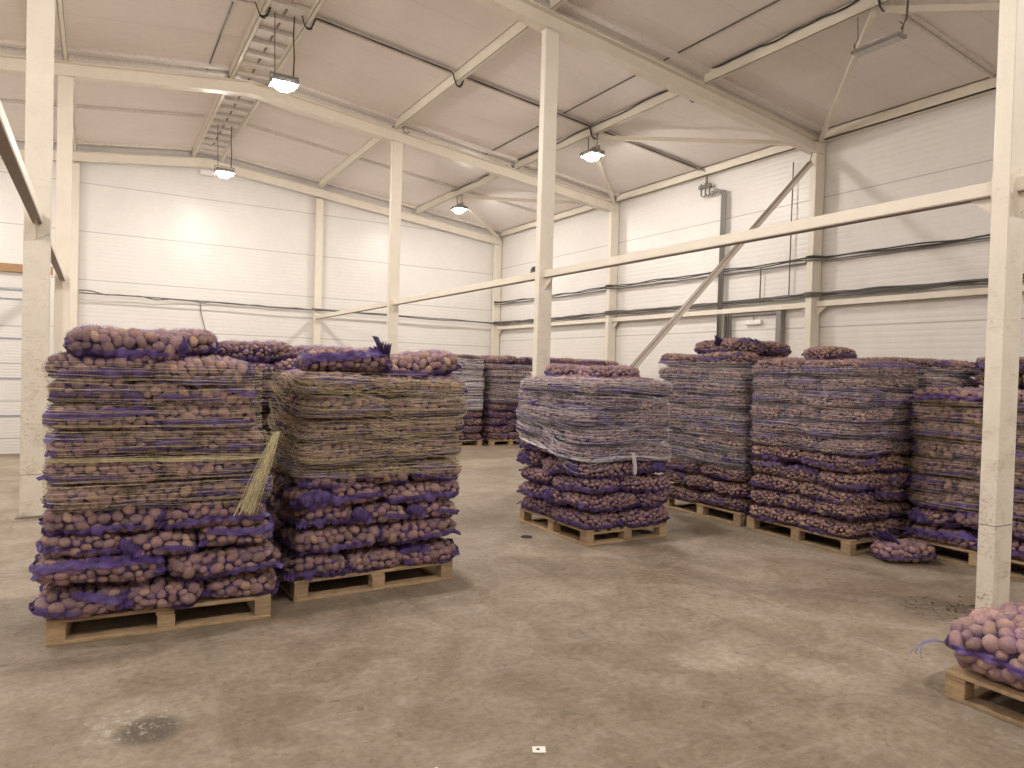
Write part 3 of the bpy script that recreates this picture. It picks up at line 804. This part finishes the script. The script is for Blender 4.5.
def stack(name, x, y, rz, layers, kind, desc, keep='flrb', low=0, jit=.010, spread=None, seed=1, lean=(0, 0), top=(), short='', h=H_L, phase=0):
    """layers of five sacks, three across and two along, alternating; keep = faces whose sacks are built"""
    top_rnd = random.Random(seed); low_rnd = random.Random(seed+900); pts = []
    group = 'potato sacks on the '+short
    c, s = math.cos(rz), math.sin(rz)
    for L in range(layers):
        f = (1 if (L+phase) % 2 else -1)
        slots = [(-.3, -.3*f, 0), (.3, -.3*f, 0), (-.4, .2*f, PI/2), (0, .2*f, PI/2), (.4, .2*f, PI/2)]
        z = .144+.001+.082+L*h
        sp = (spread(L) if spread else 1.0); rnd = low_rnd if L < low else top_rnd
        for (px, py, r) in slots:
            wx = c*px-s*py; wy = s*px+c*py
            # which outer faces does this sack touch, in world terms
            ex, ey = (.3, .2) if r == 0 else (.2, .3)
            touch = ''
            if abs(rz) < .5:
                if px+ex > .55: touch += 'r'
                if px-ex < -.55: touch += 'l'
                if py+ey > .45: touch += 'b'
                if py-ey < -.45: touch += 'f'
            else:   # quarter turn: local x -> world y
                if px+ex > .55: touch += 'b'
                if px-ex < -.55: touch += 'f'
                if py+ey > .45: touch += 'l'
                if py-ey < -.45: touch += 'r'
            if L < layers-1 and not any(ch in keep for ch in touch): continue
            row = ('front' if 'f' in touch else 'back' if 'b' in touch else 'middle'); sd = ('left' if 'l' in touch else 'right' if 'r' in touch else 'centre')
            lab = 'purple net potato sack, %s layer, %s %s, on %s' % (ORD[L] if L < layers-1 else 'topmost full', row, sd, short)
            if L < low: HIDDEN.add((name, L, slots.index((px, py, r))))
            pj = (rnd.gauss(0, jit), rnd.gauss(0, jit))
            sq = sp*rnd.uniform(.985, 1.03)*(1.02 if L < 2 else 1)
            pts.append(place_sack(kind, x+wx*sp+pj[0]+lean[0]*L, y+wy*sp+pj[1]+lean[1]*L, z+rnd.gauss(0, .004)+(-.014 if L == 0 else .010*math.sin(px*4.5+py*3+L*.8+seed)), rz+r+rnd.gauss(0, .035), lab, group,
                                  (rnd.gauss(0, .035), rnd.gauss(0, .03)), (sq, sq, rnd.uniform(.96, 1.03)), rnd, (name, L, slots.index((px, py, r)))))
    zt = .144+layers*h
    for (tx, ty, tz, tr, tl, lab) in top:
        place_sack(kind, x+tx, y+ty, zt+C_*1.04+tz, tr, lab, group, tl, (1, 1, 1.08), rnd)
    place_pallet(x, y, rz, 'wooden pallet under %s' % desc)
    return np.vstack(pts)

# ------------------------------------------------------------------ stretched net wrap
def wrap(pts, x, y, rz, z0, z1, nthr, r, mat, name, label, seed=0, slope=.02, film=None, hx=.6, hy=.5, edge=None, tail=None, film_z0=None, off=.004, wild=0.0, band=None):
    rng = np.random.default_rng(seed); c, s = math.cos(-rz), math.sin(-rz)
    q = np.stack([(pts[:, 0]-x)*c-(pts[:, 1]-y)*s, (pts[:, 0]-x)*s+(pts[:, 1]-y)*c, pts[:, 2]], 1)
    NT, NZ, PX = 160, 110, 8.0; zlo, zhi = z0-.25, z1+.1
    th = np.arctan2(q[:, 1]/hy, q[:, 0]/hx); rr = ((np.abs(q[:, 0]/hx))**PX+(np.abs(q[:, 1]/hy))**PX)**(1/PX)
    ti = ((th+PI)/(2*PI)*NT).astype(int) % NT; zi = ((q[:, 2]-zlo)/(zhi-zlo)*NZ).astype(int); ok = (zi >= 0) & (zi < NZ)
    T = np.zeros((NT, NZ)); np.maximum.at(T, (ti[ok], zi[ok]), rr[ok])
    def dil(A, ax, k):
        B = A.copy()
        for d in range(-k, k+1):
            if ax == 0: S = np.roll(A, d, 0)
            else:
                S = np.zeros_like(A)
                if d >= 0: S[:, d:] = A[:, :NZ-d]
                else: S[:, :d] = A[:, -d:]
            B = np.maximum(B, S)
        return B
    def blur(A, ax, k):
        B = np.zeros_like(A)
        for d in range(-k, k+1):
            B += np.roll(A, d, 0) if ax == 0 else A[:, np.clip(np.arange(NZ)+d, 0, NZ-1)]
        return B/(2*k+1)
    T = dil(dil(T, 0, 2), 1, 2); T = np.maximum(T, .9)
    T = blur(blur(T, 0, 2), 1, 2)
    def at(thv, zv):
        a = (thv+PI)/(2*PI)*NT-.5; b_ = np.clip((zv-zlo)/(zhi-zlo)*NZ-.5, 0, NZ-1.001); i0 = np.floor(a).astype(int); j0 = np.floor(b_).astype(int)
        fa, fb = a-i0, b_-j0; i1 = (i0+1) % NT; i0 = i0 % NT
        R = (T[i0, j0]*(1-fa)+T[i1, j0]*fa)*(1-fb)+(T[i0, j0+1]*(1-fa)+T[i1, j0+1]*fa)*fb
        k = (np.abs(np.cos(thv))**PX+np.abs(np.sin(thv))**PX)**(-1/PX)
        X, Y = hx*R*k*np.cos(thv), hy*R*k*np.sin(thv)
        L = np.hypot(X, Y); X *= (L+off)/L; Y *= (L+off)/L
        return np.stack([X, Y, zv], -1)
    t = empty(name, (x, y, 0), rz); tag(t, label, 'net wrap', 'net wraps around the stacks')
    # angle sampling dense on faces (even in arc length)
    base = np.linspace(-PI, PI, 150, endpoint=False); thv = np.arctan2(np.sin(base)*1.0, np.cos(base)*1.0)
    lowf = (edge if edge else (lambda a: 0*a))
    b = MB(); E = MB()
    for k in range(nthr):
        f = k/max(1, nthr-1); ph = rng.uniform(0, 6, 4); ph[0] = seed+f*1.5+.12*ph[0]; ph[1] = seed*.7+f*2+.12*ph[1]; zc = z0+(z1-z0)*f+rng.normal()*.0045
        A1 = slope*(.35*rng.normal()+.9*math.sin(f*5+seed)); A2 = .004*rng.normal()+.008*math.sin(f*7+seed)
        zv = zc+A1*np.sin(thv+ph[0])+A2*np.sin(2*thv+ph[1])+.003*np.sin(7*thv+ph[2])+.0015*np.sin(23*thv+ph[3])
        zv = zv+(1-f)*lowf(thv)
        if wild and rng.uniform() < wild: zv = zv+.07*np.sin(3*thv+ph[1])*rng.normal()
        zv = np.clip(zv, z0-.3, z1+.03)
        P = at(thv, zv); P[:, :2] *= 1+.003*rng.uniform()
        b.tube(P, r*rng.uniform(.6, 1.35), 3, closed=True)
    o = b.build('threads', M[mat], t)
    if film:
        nz = 40; zz = np.linspace(0, 1, nz); G = np.zeros((nz, len(thv), 3)); uu = np.zeros((nz, len(thv))); vv = uu.copy()
        for j in range(nz):
            zv = z0+(z1-z0)*zz[j]+(1-zz[j])*lowf(thv); G[j] = at(thv, zv)
            uu[j] = np.arange(len(thv))*.03; vv[j] = zv
        me = grid_mesh('film', G, M[film], (uu, vv), True); fo = bpy.data.objects.new('film', me); COL.objects.link(fo); fo.parent = t
    if band:
        b = MB()
        for k in range(9):
            zv = band+.010*rng.normal()+.008*np.sin(2*thv+rng.uniform(0, 1.2)); b.tube(at(thv, zv), r*1.3, 3, closed=True)
        b.build('thread_bundle', M['strawbright'], t)
    if edge:      # gathered lower edge rope
        b = MB()
        for k in range(6):
            zv = z0+lowf(thv)+.012*rng.normal()+.006*np.sin(5*thv+rng.uniform(0, 6)); b.tube(at(thv, zv), r*1.6, 4, closed=True)
        b.build('gathered_edge', M[mat], t)
    if tail:
        b = MB(); P0 = tail['p']; cth, sth = math.cos(-rz), math.sin(-rz)
        for k in range(tail['n']):
            pts_ = []
            o3 = rng.normal(size=3)*.010
            for i in range(9):
                g = i/8; w = tail['w']*(.25+g if tail.get('fan') else .5+.5*math.sin(g*PI))
                v = np.array(P0)+(np.array(tail['q'])-np.array(P0))*g+o3*(w/.02)*np.array([1, .5, .4]) + np.array([.01*math.sin(g*5+k), -.012*math.sin(g*PI), 0])
                dx, dy = v[0]-x, v[1]-y
                pts_.append((dx*cth-dy*sth, dx*sth+dy*cth, v[2]))
            b.tube(pts_, tail.get('r', .0016), 3)
        b.build('loose_tail', M[tail.get('mat', mat)], t)
    return t

# front left stack
sA = stack('A', .40, 5.14, -.045, 10, 'big', 'the front-left straw-netted potato stack', spread=lambda L: 1.055-.016*L, lean=(-.0085, 0), seed=3, short='front-left stack',
           top=[(-.24, -.24, -.02, .06, (0, .03), 'flattened potato sack lying on the front-left stack, at its left end'),
                (.0, .16, .005, -.10, (0, .05), 'potato sack lying on the front-left stack, toward its right end'),
                (-.27, .27, -.03, 1.5, (0, 0), 'potato sack lying at the back on top of the front-left stack')])
wrap(sA, .40, 5.14, -.045, .74, 1.58, 74, .0011, 'strawmid', 'straw_net_wrap', 'straw-coloured thread netting around the upper front-left stack', 5, .018, 'filmstraw',
     tail=dict(p=(.985, 4.585, 1.18), q=(.80, 4.53, .70), n=40, w=.05, r=.0018, mat='strawbright', fan=1), band=1.03, off=.004)
# second stack
sB = stack('B', 1.76, 5.36, .03, 9, 'big', 'the straw-netted stack beside the front-left one', spread=lambda L: 1.03-.004*L, lean=(.010, 0), seed=8, short='second front stack', h=.155,
           top=[(-.20, -.24, .01, -.12, (0, .02), 'potato sack on top of the second front stack, left one'),
                (.36, -.24, .0, .15, (.0, .09), 'potato sack with twisted purple neck on the second front stack'),
                (0, .25, .0, .1, (0, 0), 'potato sack at the back on top of the second front stack')])
wrap(sB, 1.75, 5.36, .03, .83, 1.53, 125, .0012, 'strawmid', 'straw_net_wrap', 'dense straw thread netting around the second front stack', 9, .03, 'filmstraw', wild=.5, off=.004)
# stack in the gap behind
sK = stack('K', 1.32, 6.78, 0.02, 10, 'mid', 'the stack half hidden between the two front stacks', keep='flr', low=3, seed=12, short='hidden stack between the front two',
           top=[(-.15, -.25, .0, .05, (0, .0), 'potato sack on top of the hidden stack between the front stacks'), (.3, -.1, -.02, .4, (0, 0), 'potato sack on top of the hidden stack, right end')])
wrap(sK, 1.32, 6.78, .02, .9, 1.55, 46, .0013, 'strawmid', 'straw_net_wrap', 'straw netting around the stack hidden between the front two', 19, .03, 'filmstraw')
# centre stack
sC = stack('C', 4.43, 5.89, PI/2, 9, 'mid', 'the silvery wrapped stack in the centre', seed=21, short='centre silvery-wrapped stack', jit=.014, lean=(-.004, 0), h=.157, spread=lambda L: 1.03,
           top=[(-.0, -.20, -.055, .1, (0, 0), 'uncovered potato sack on top of the centre silvery-wrapped stack, front'), (-.1, .3, -.05, 1.3, (0, 0), 'potato sack on top of the centre silvery-wrapped stack, back')])
wrap(sC, 4.41, 5.89, PI/2, .82, 1.55, 84, .0010, 'white', 'clear_net_wrap', 'silvery net wrap with a knotted tail around the centre stack', 23, .04, 'film',
     edge=lambda a: .07*np.sin(a+.6)+.05*np.sin(2*a+1), wild=.35, tail=dict(p=(4.40, 5.215, .86), q=(4.42, 5.20, .66), n=30, w=.022, r=.0028, mat='white'))
# right hand rows
sD = stack('D', 6.50, 5.92, PI/2, 11, 'small', 'the tall stack behind and right of the centre stack', keep='lfb', seed=31, short='tall stack right of centre', h=.156, lean=(0, .016), spread=lambda L: 1.03,
           top=[(-.12, -.12, .0, 1.2, (0, .0), 'brownish potato sack with purple neck crowning the tall stack right of centre'), (.28, -.2, -.02, .3, (0, 0), 'potato sack on the tall stack right of centre, right end'), (.1, .3, -.0, 0, (0, 0), 'potato sack at the back of the tall stack right of centre')])
wrap(sD, 6.50, 5.92, PI/2, .62, 1.78, 84, .0010, 'white', 'clear_net_wrap', 'silvery net wrap around the tall stack right of centre', 33, .03, 'film')
sE = stack('E', 6.46, 4.60, PI/2, 11, 'small', 'the square stack left of the chipped right column', keep='lfr', seed=41, short='square stack left of right column', h=.149)
wrap(sE, 6.46, 4.60, PI/2, .95, 1.74, 44, .0009, 'white', 'clear_net_wrap', 'thin silvery net wrap around the square stack left of the right column', 43, .03, 'film')
sF = stack('F', 7.12, 3.27, PI/2, 9, 'big', 'the straw-netted stack behind the chipped right column', keep='lfb', seed=51, short='stack behind right column', h=.155)
wrap(sF, 7.12, 3.27, PI/2, .50, 1.46, 66, .0012, 'strawmid', 'straw_net_wrap', 'straw netting around the stack behind the chipped right column', 53, .02, 'filmstraw')
sD2 = stack('D2', 7.66, 5.92, PI/2, 11, 'small', 'the stack farther right behind the tall one', keep='lf', low=6, seed=61, short='stack beyond the tall stack', h=.153,
            top=[(.1, -.35, -.01, .1, (0, 0), 'dark potato sack showing above the square stack')])
sE2 = stack('E2', 7.66, 4.60, PI/2, 11, 'small', 'the stack behind the square stack', keep='lfr', low=0, seed=62, short='stack behind the square stack', h=.154)
wrap(sE2, 7.66, 4.60, PI/2, 1.2, 1.74, 50, .0013, 'white', 'clear_net_wrap', 'silvery net wrap on the stack behind the square stack', 65, .03, 'film')
sF2 = stack('F2', 8.20, 3.27, PI/2, 11, 'small', 'the stack farthest right behind the right column', keep='lf', low=0, seed=63, short='stack farthest behind right column', h=.158)
# far row by the back
far = [('H1', 6.40, 13.65, 0, 'far stack just right of the second front stack', 'far stack beside second front stack', 'flr', 0),
       ('H2', 7.68, 13.70, PI/2, 'far stack left of the centre stack', 'far stack left of centre stack', 'flr', 0),
       ('H3', 8.85, 13.65, PI/2, 'far stack behind the centre column', 'far stack behind centre column', 'f', 8),
       ('H4', 10.05, 13.65, PI/2, 'far stack nearest the right wall', 'far stack nearest the right wall', 'f', 8),
       ('H0', 5.15, 14.75, 0, 'far stack seen over the second front stack', 'far stack above second front stack', 'f', 9)]
for n_, x, y, rz, d1, d2, kp, lw in far:
    pp = stack(n_, x, y, rz, 12 if n_ != 'H0' else 11, 'small', 'the '+d1, keep=kp, low=lw, seed=hash_ if False else ord(n_[1])*3, short=d2, h=.1455 if n_ != 'H0' else .15)
    if n_ == 'H1': wrap(pp, x, y, rz, .75, 1.82, 60, .004, 'white', 'clear_net_wrap', 'white shiny film around the far stack beside the second front stack', 71, .03, 'film')
    if n_ == 'H2': wrap(pp, x, y, rz, .95, 1.7, 30, .0025, 'white', 'clear_net_wrap', 'thin net wrap around the far stack left of the centre stack', 72, .05, 'film')

if FILL:      # sacks buried inside the stacks, one object
    V_, F_, Cc, o_ = [], [], [], 0; mi = []
    for nm, m_ in FILL:
        pme = MESHES[nm][0]; n_ = len(pme.vertices); v_ = np.empty(n_*3, np.float32); pme.vertices.foreach_get('co', v_); v_ = v_.reshape(-1, 3)
        nl = len(pme.loops); li = np.empty(nl, np.int32); pme.loops.foreach_get('vertex_index', li)
        ls = np.empty(len(pme.polygons), np.int32); pme.polygons.foreach_get('loop_total', ls)
        cc = np.empty(n_*4, np.float32); pme.color_attributes['skin'].data.foreach_get('color', cc)
        V_.append(v_@m_[:3, :3].T+m_[:3, 3]); F_.append((li+o_, ls)); Cc.append(cc); o_ += n_
    me = bpy.data.meshes.new('stacked_sacks'); vv = np.vstack(V_).astype(np.float32); li = np.concatenate([a for a, b_ in F_]); ls = np.concatenate([b_ for a, b_ in F_])
    me.vertices.add(len(vv)); me.vertices.foreach_set('co', vv.ravel()); me.loops.add(len(li)); me.loops.foreach_set('vertex_index', li)
    me.polygons.add(len(ls)); st = np.concatenate([[0], np.cumsum(ls)[:-1]]).astype(np.int32); me.polygons.foreach_set('loop_start', st); me.polygons.foreach_set('loop_total', ls)
    me.update(calc_edges=True); at = me.color_attributes.new('skin', 'FLOAT_COLOR', 'POINT'); at.data.foreach_set('color', np.concatenate(Cc))
    me.materials.append(M['potato']); me.polygons.foreach_set('use_smooth', [True]*len(ls)); me.validate()
    o = bpy.data.objects.new('potato_sack_fill', me); COL.objects.link(o)
    tag(o, 'remaining potato sacks inside and behind the pallet stacks', 'sacks of potatoes', None, 'stuff')

# ------------------------------------------------------------------ front right pallet with single sack layer, potatoes as separate parts
place_pallet(4.27, 1.38, PI/2, 'wooden pallet at the lower right corner, beside the chipped column')
def loose_sack(x, y, z, rz, dims, size, seed, label, group=None, n_str=0, sc=1):
    rng = np.random.default_rng(seed); prm = [.004, 1, .003, 2, 3]
    t = empty('potato_sack', (x, y, z), rz); tag(t, label, 'sack of potatoes', group)
    a, b_, c = dims; r = .03*size
    cand = env_pt(rng.uniform(0, 2*PI, 30000), rng.uniform(-1.1, PI/2, 30000), a-r, b_-r, c-r*.9)
    P = []; S = []
    for k in range(len(cand)):
        s = size*rng.uniform(.75, 1.28)
        if all(np.linalg.norm(np.array(p)-cand[k]) > .053*(q+s)/2 for p, q in zip(P, S)): P.append(cand[k]); S.append(s)
    V, F = ICO[3]
    info = list(zip(P, S))
    for p, s in info:
        nn = env_n(p, a, b_, c); tt = rng.normal(size=3); tt -= nn*(tt@nn)*.9; tt /= np.linalg.norm(tt); w = np.cross(nn, tt); w /= np.linalg.norm(w); q = np.cross(tt, w)
        ax = np.array([.0305*s*rng.uniform(1.05, 1.4), .0305*s, .028*s]); R3 = np.stack([tt, w, q], 1)
        lump = 1+.05*np.sin(V[:, 0]*3+rng.uniform(0, 6))*np.cos(V[:, 1]*2.6+rng.uniform(0, 6))+.03*np.sin(V[:, 2]*5+rng.uniform(0, 6))
        X = (V*lump[:, None]*ax)@R3.T
        me = bpy.data.meshes.new('potato'); me.from_pydata([tuple(map(float, v)) for v in X], [], [tuple(map(int, f)) for f in F])
        base = np.array([.40, .268, .228])*rng.uniform(.75, 1.25); at = me.color_attributes.new('skin', 'FLOAT_COLOR', 'POINT')
        at.data.foreach_set('color', np.tile(np.append(base, 1), (len(X), 1)).astype(np.float32).ravel())
        me.materials.append(M['potato']); me.polygons.foreach_set('use_smooth', [True]*len(F))
        o = bpy.data.objects.new('potato', me); COL.objects.link(o); o.parent = t; o.location = bend(p[None], prm)[0]
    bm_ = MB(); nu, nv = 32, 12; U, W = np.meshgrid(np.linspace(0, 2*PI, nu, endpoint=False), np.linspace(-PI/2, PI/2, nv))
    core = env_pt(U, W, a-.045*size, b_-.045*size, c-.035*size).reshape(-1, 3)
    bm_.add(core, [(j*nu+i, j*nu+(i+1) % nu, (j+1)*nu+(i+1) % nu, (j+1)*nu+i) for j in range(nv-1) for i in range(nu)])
    o = bm_.build('shaded_inner_potatoes', M['core'], t, True); o['kind'] = 'stuff'  # core behind the potatoes, its dark colour paints the shade between them
    nme, H = make_net(rng, prm, info, dims); o = bpy.data.objects.new('net', nme); COL.objects.link(o); o.parent = t
    bands = [ribbon(rng, prm, info, dims, 0, 2*PI, lambda s: -.25+.18*math.sin(s*9), .26, n=150)]
    o = bpy.data.objects.new('seam', join_grids('seam', bands, M['netdense'])); COL.objects.link(o); o.parent = t
    g = [ear(rng, (a-.05), -(b_-.08), c*.0, .6, -.6, .05, .07)]
    o = bpy.data.objects.new('corner_flap', join_grids('corner_flap', g, M['netdense'])); COL.objects.link(o); o.parent = t
    if n_str:
        b = MB()
        for k in range(n_str):
            e = np.array([-a-.02, b_-.05, .0]); pts = [e+np.array([-.02*i+.004*math.sin(i*2+k), .012*i*(1 if k else -.3), -.006*i*i*.4+.02*math.sin(i*.9+k)]) for i in range(7)]
            b.tube(pts, .003, 5)
        b.build('tie_string', M['string'], t, True)
    return t
zG = .146
loose_sack(4.13, 1.61, zG+.145, PI/2+.03, (.42, .41, .155), 1.12, 5, 'large-potato sack lying at the lower right corner on the nearest pallet', 'sacks on the lower right pallet')
loose_sack(4.20, .86, zG+.13, PI/2, (.32, .42, .14), 1.12, 6, 'second potato sack on the lower right pallet, cut off by the frame', 'sacks on the lower right pallet')
b = MB()
for k in range(3):
    b.tube([(3.79, 1.99+.01*k, .27), (3.755, 2.03+.012*k, .285-.012*k), (3.725-.006*k, 2.065+.014*k, .262-.014*k), (3.715-.012*k, 2.075+.02*k, .215-.012*k), (3.72-.012*k, 2.07+.02*k, .17+.02*k)], .0018, 4)
thing_mesh(b, 'tie_string', M['string'], 'loose blue tie string hanging off the lower right sack', 'string', None, None, True)
# spilled small sack on the floor by the square stack
t = loose_sack(6.28, 3.70, .088, -.50, (.25, .17, .088), .86, 9, 'small purple potato sack lying on the floor between two pallets')
rng = np.random.default_rng(3)
o = bpy.data.objects.new('neck', join_grids('neck', [ear(rng, -.13+.02*i, .06-.04*i, .075, -.9, .3*(i-1.5), .13, .13, .35+.2*i) for i in range(4)], M['netdense'])); COL.objects.link(o); o.parent = t

# twisted purple necks on top sacks
def neck(x, y, z, d, lab, L=.12, mat='netdense'):
    rng = np.random.default_rng(int(x*100)); g = []
    for k in range(5):
        G, uv = ear(rng, 0, 0, 0, d[0]+.25*math.sin(k*1.3), d[1]+.3*math.cos(k*1.3), L, .06, .3); G[..., 2] += np.linspace(0, 1, 9)[:, None]*L*.8*(k/4); g.append((G, uv))
    me = join_grids('sack_neck', g, M[mat]); o = bpy.data.objects.new('sack_neck', me); COL.objects.link(o); o.location = (x, y, z)
    return tag(o, lab, 'sack neck')
neck(1.83, 4.98, 1.66, (-.3, -.4), 'twisted purple sack neck sticking up on the second front stack', .13)
neck(6.08, 5.80, 1.985-.03, (-.5, -.6), 'dark purple gathered sack neck on the tall stack right of centre', .1)

# ------------------------------------------------------------------ floor bits
t = empty('paper_scrap', (1.645, 2.50, .0)); tag(t, 'small square of white paper with a dark spot on the floor', 'paper'); t.rotation_euler = (0, 0, -.5)
b = MB(); b.box(-.028, .028, -.024, .024, .001, .004); b.build('sheet', M['paper'], t)
b = MB(); b.disc((-.004, 0), .008, .0045, 10); b.build('spot', M['dark'], t)
b = MB(); b.tube([(3.62, 5.83, .0005), (3.62, 5.83, .006)], .055, 20); thing_mesh(b, 'floor_plug', M['dark'], 'small dark round plug in the floor left of the centre pallet', 'floor plug')
b = MB(); b.box(1.19, 1.205, 2.55, 2.57, .001, .007); thing_mesh(b, 'paint_chip', M['paper'], 'tiny white chip on the floor near the bottom edge', 'chip')
b = MB(); r = random.Random(4); V, F = ICO[1]
for k in range(60):
    x = 5.35+r.gauss(0, .14); y = 2.72+r.gauss(0, .12)
    if abs(x-XI) < .15 and abs(y-2.58) < .09: continue
    s = r.uniform(.004, .014); b.add([(v[0]*s*1.3+x, v[1]*s+y, abs(v[2])*s*.7+.0005) for v in V], [tuple(map(int, f)) for f in F])
tag(b.build('soil_debris', M['clod']), 'crumbs of dry soil around the foot of the chipped column', 'soil', None, 'stuff')

# ------------------------------------------------------------------ camera, world, view
H = 1.607; yaw, pitch, roll = .5291, -.0188, .0282
f = Vector((math.sin(yaw)*math.cos(pitch), math.cos(yaw)*math.cos(pitch), math.sin(pitch)))
r0 = Vector((math.cos(yaw), -math.sin(yaw), 0)); u0 = r0.cross(f)
R = r0*math.cos(roll)+u0*math.sin(roll); U = -r0*math.sin(roll)+u0*math.cos(roll)
cam = bpy.data.cameras.new('camera'); co = bpy.data.objects.new('camera', cam); COL.objects.link(co)
m = Matrix.Identity(4)
for i in range(3): m[i][0] = R[i]; m[i][1] = U[i]; m[i][2] = -f[i]
m[2][3] = H; co.matrix_world = m
cam.sensor_width = 36; cam.lens = 711.0/1024*36; cam.clip_start = .05; cam.clip_end = 100
sc = bpy.context.scene; sc.camera = co
w = bpy.data.worlds.new('world'); sc.world = w; w.use_nodes = True
w.node_tree.nodes['Background'].inputs[0].default_value = (.01, .01, .01, 1); w.node_tree.nodes['Background'].inputs[1].default_value = 1
sc.view_settings.view_transform = 'Standard'; sc.view_settings.look = 'None'; sc.view_settings.exposure = 0.41; sc.view_settings.gamma = 1
sc.view_settings.use_curve_mapping = False
sc.cycles.max_bounces = 8; sc.cycles.diffuse_bounces = 5; sc.cycles.glossy_bounces = 2; sc.cycles.transparent_max_bounces = 14
sc.cycles.caustics_reflective = False; sc.cycles.caustics_refractive = False
sc.cycles.sample_clamp_indirect = 6
for ob in list(PROTO['big'])+list(PROTO['mid'])+list(PROTO['small']):
    if ob.name not in USED:
        for ch in list(ob.children): bpy.data.objects.remove(ch)
        bpy.data.objects.remove(ob)
print('SACKS', NSACK[0], 'OBJECTS', len(bpy.data.objects))
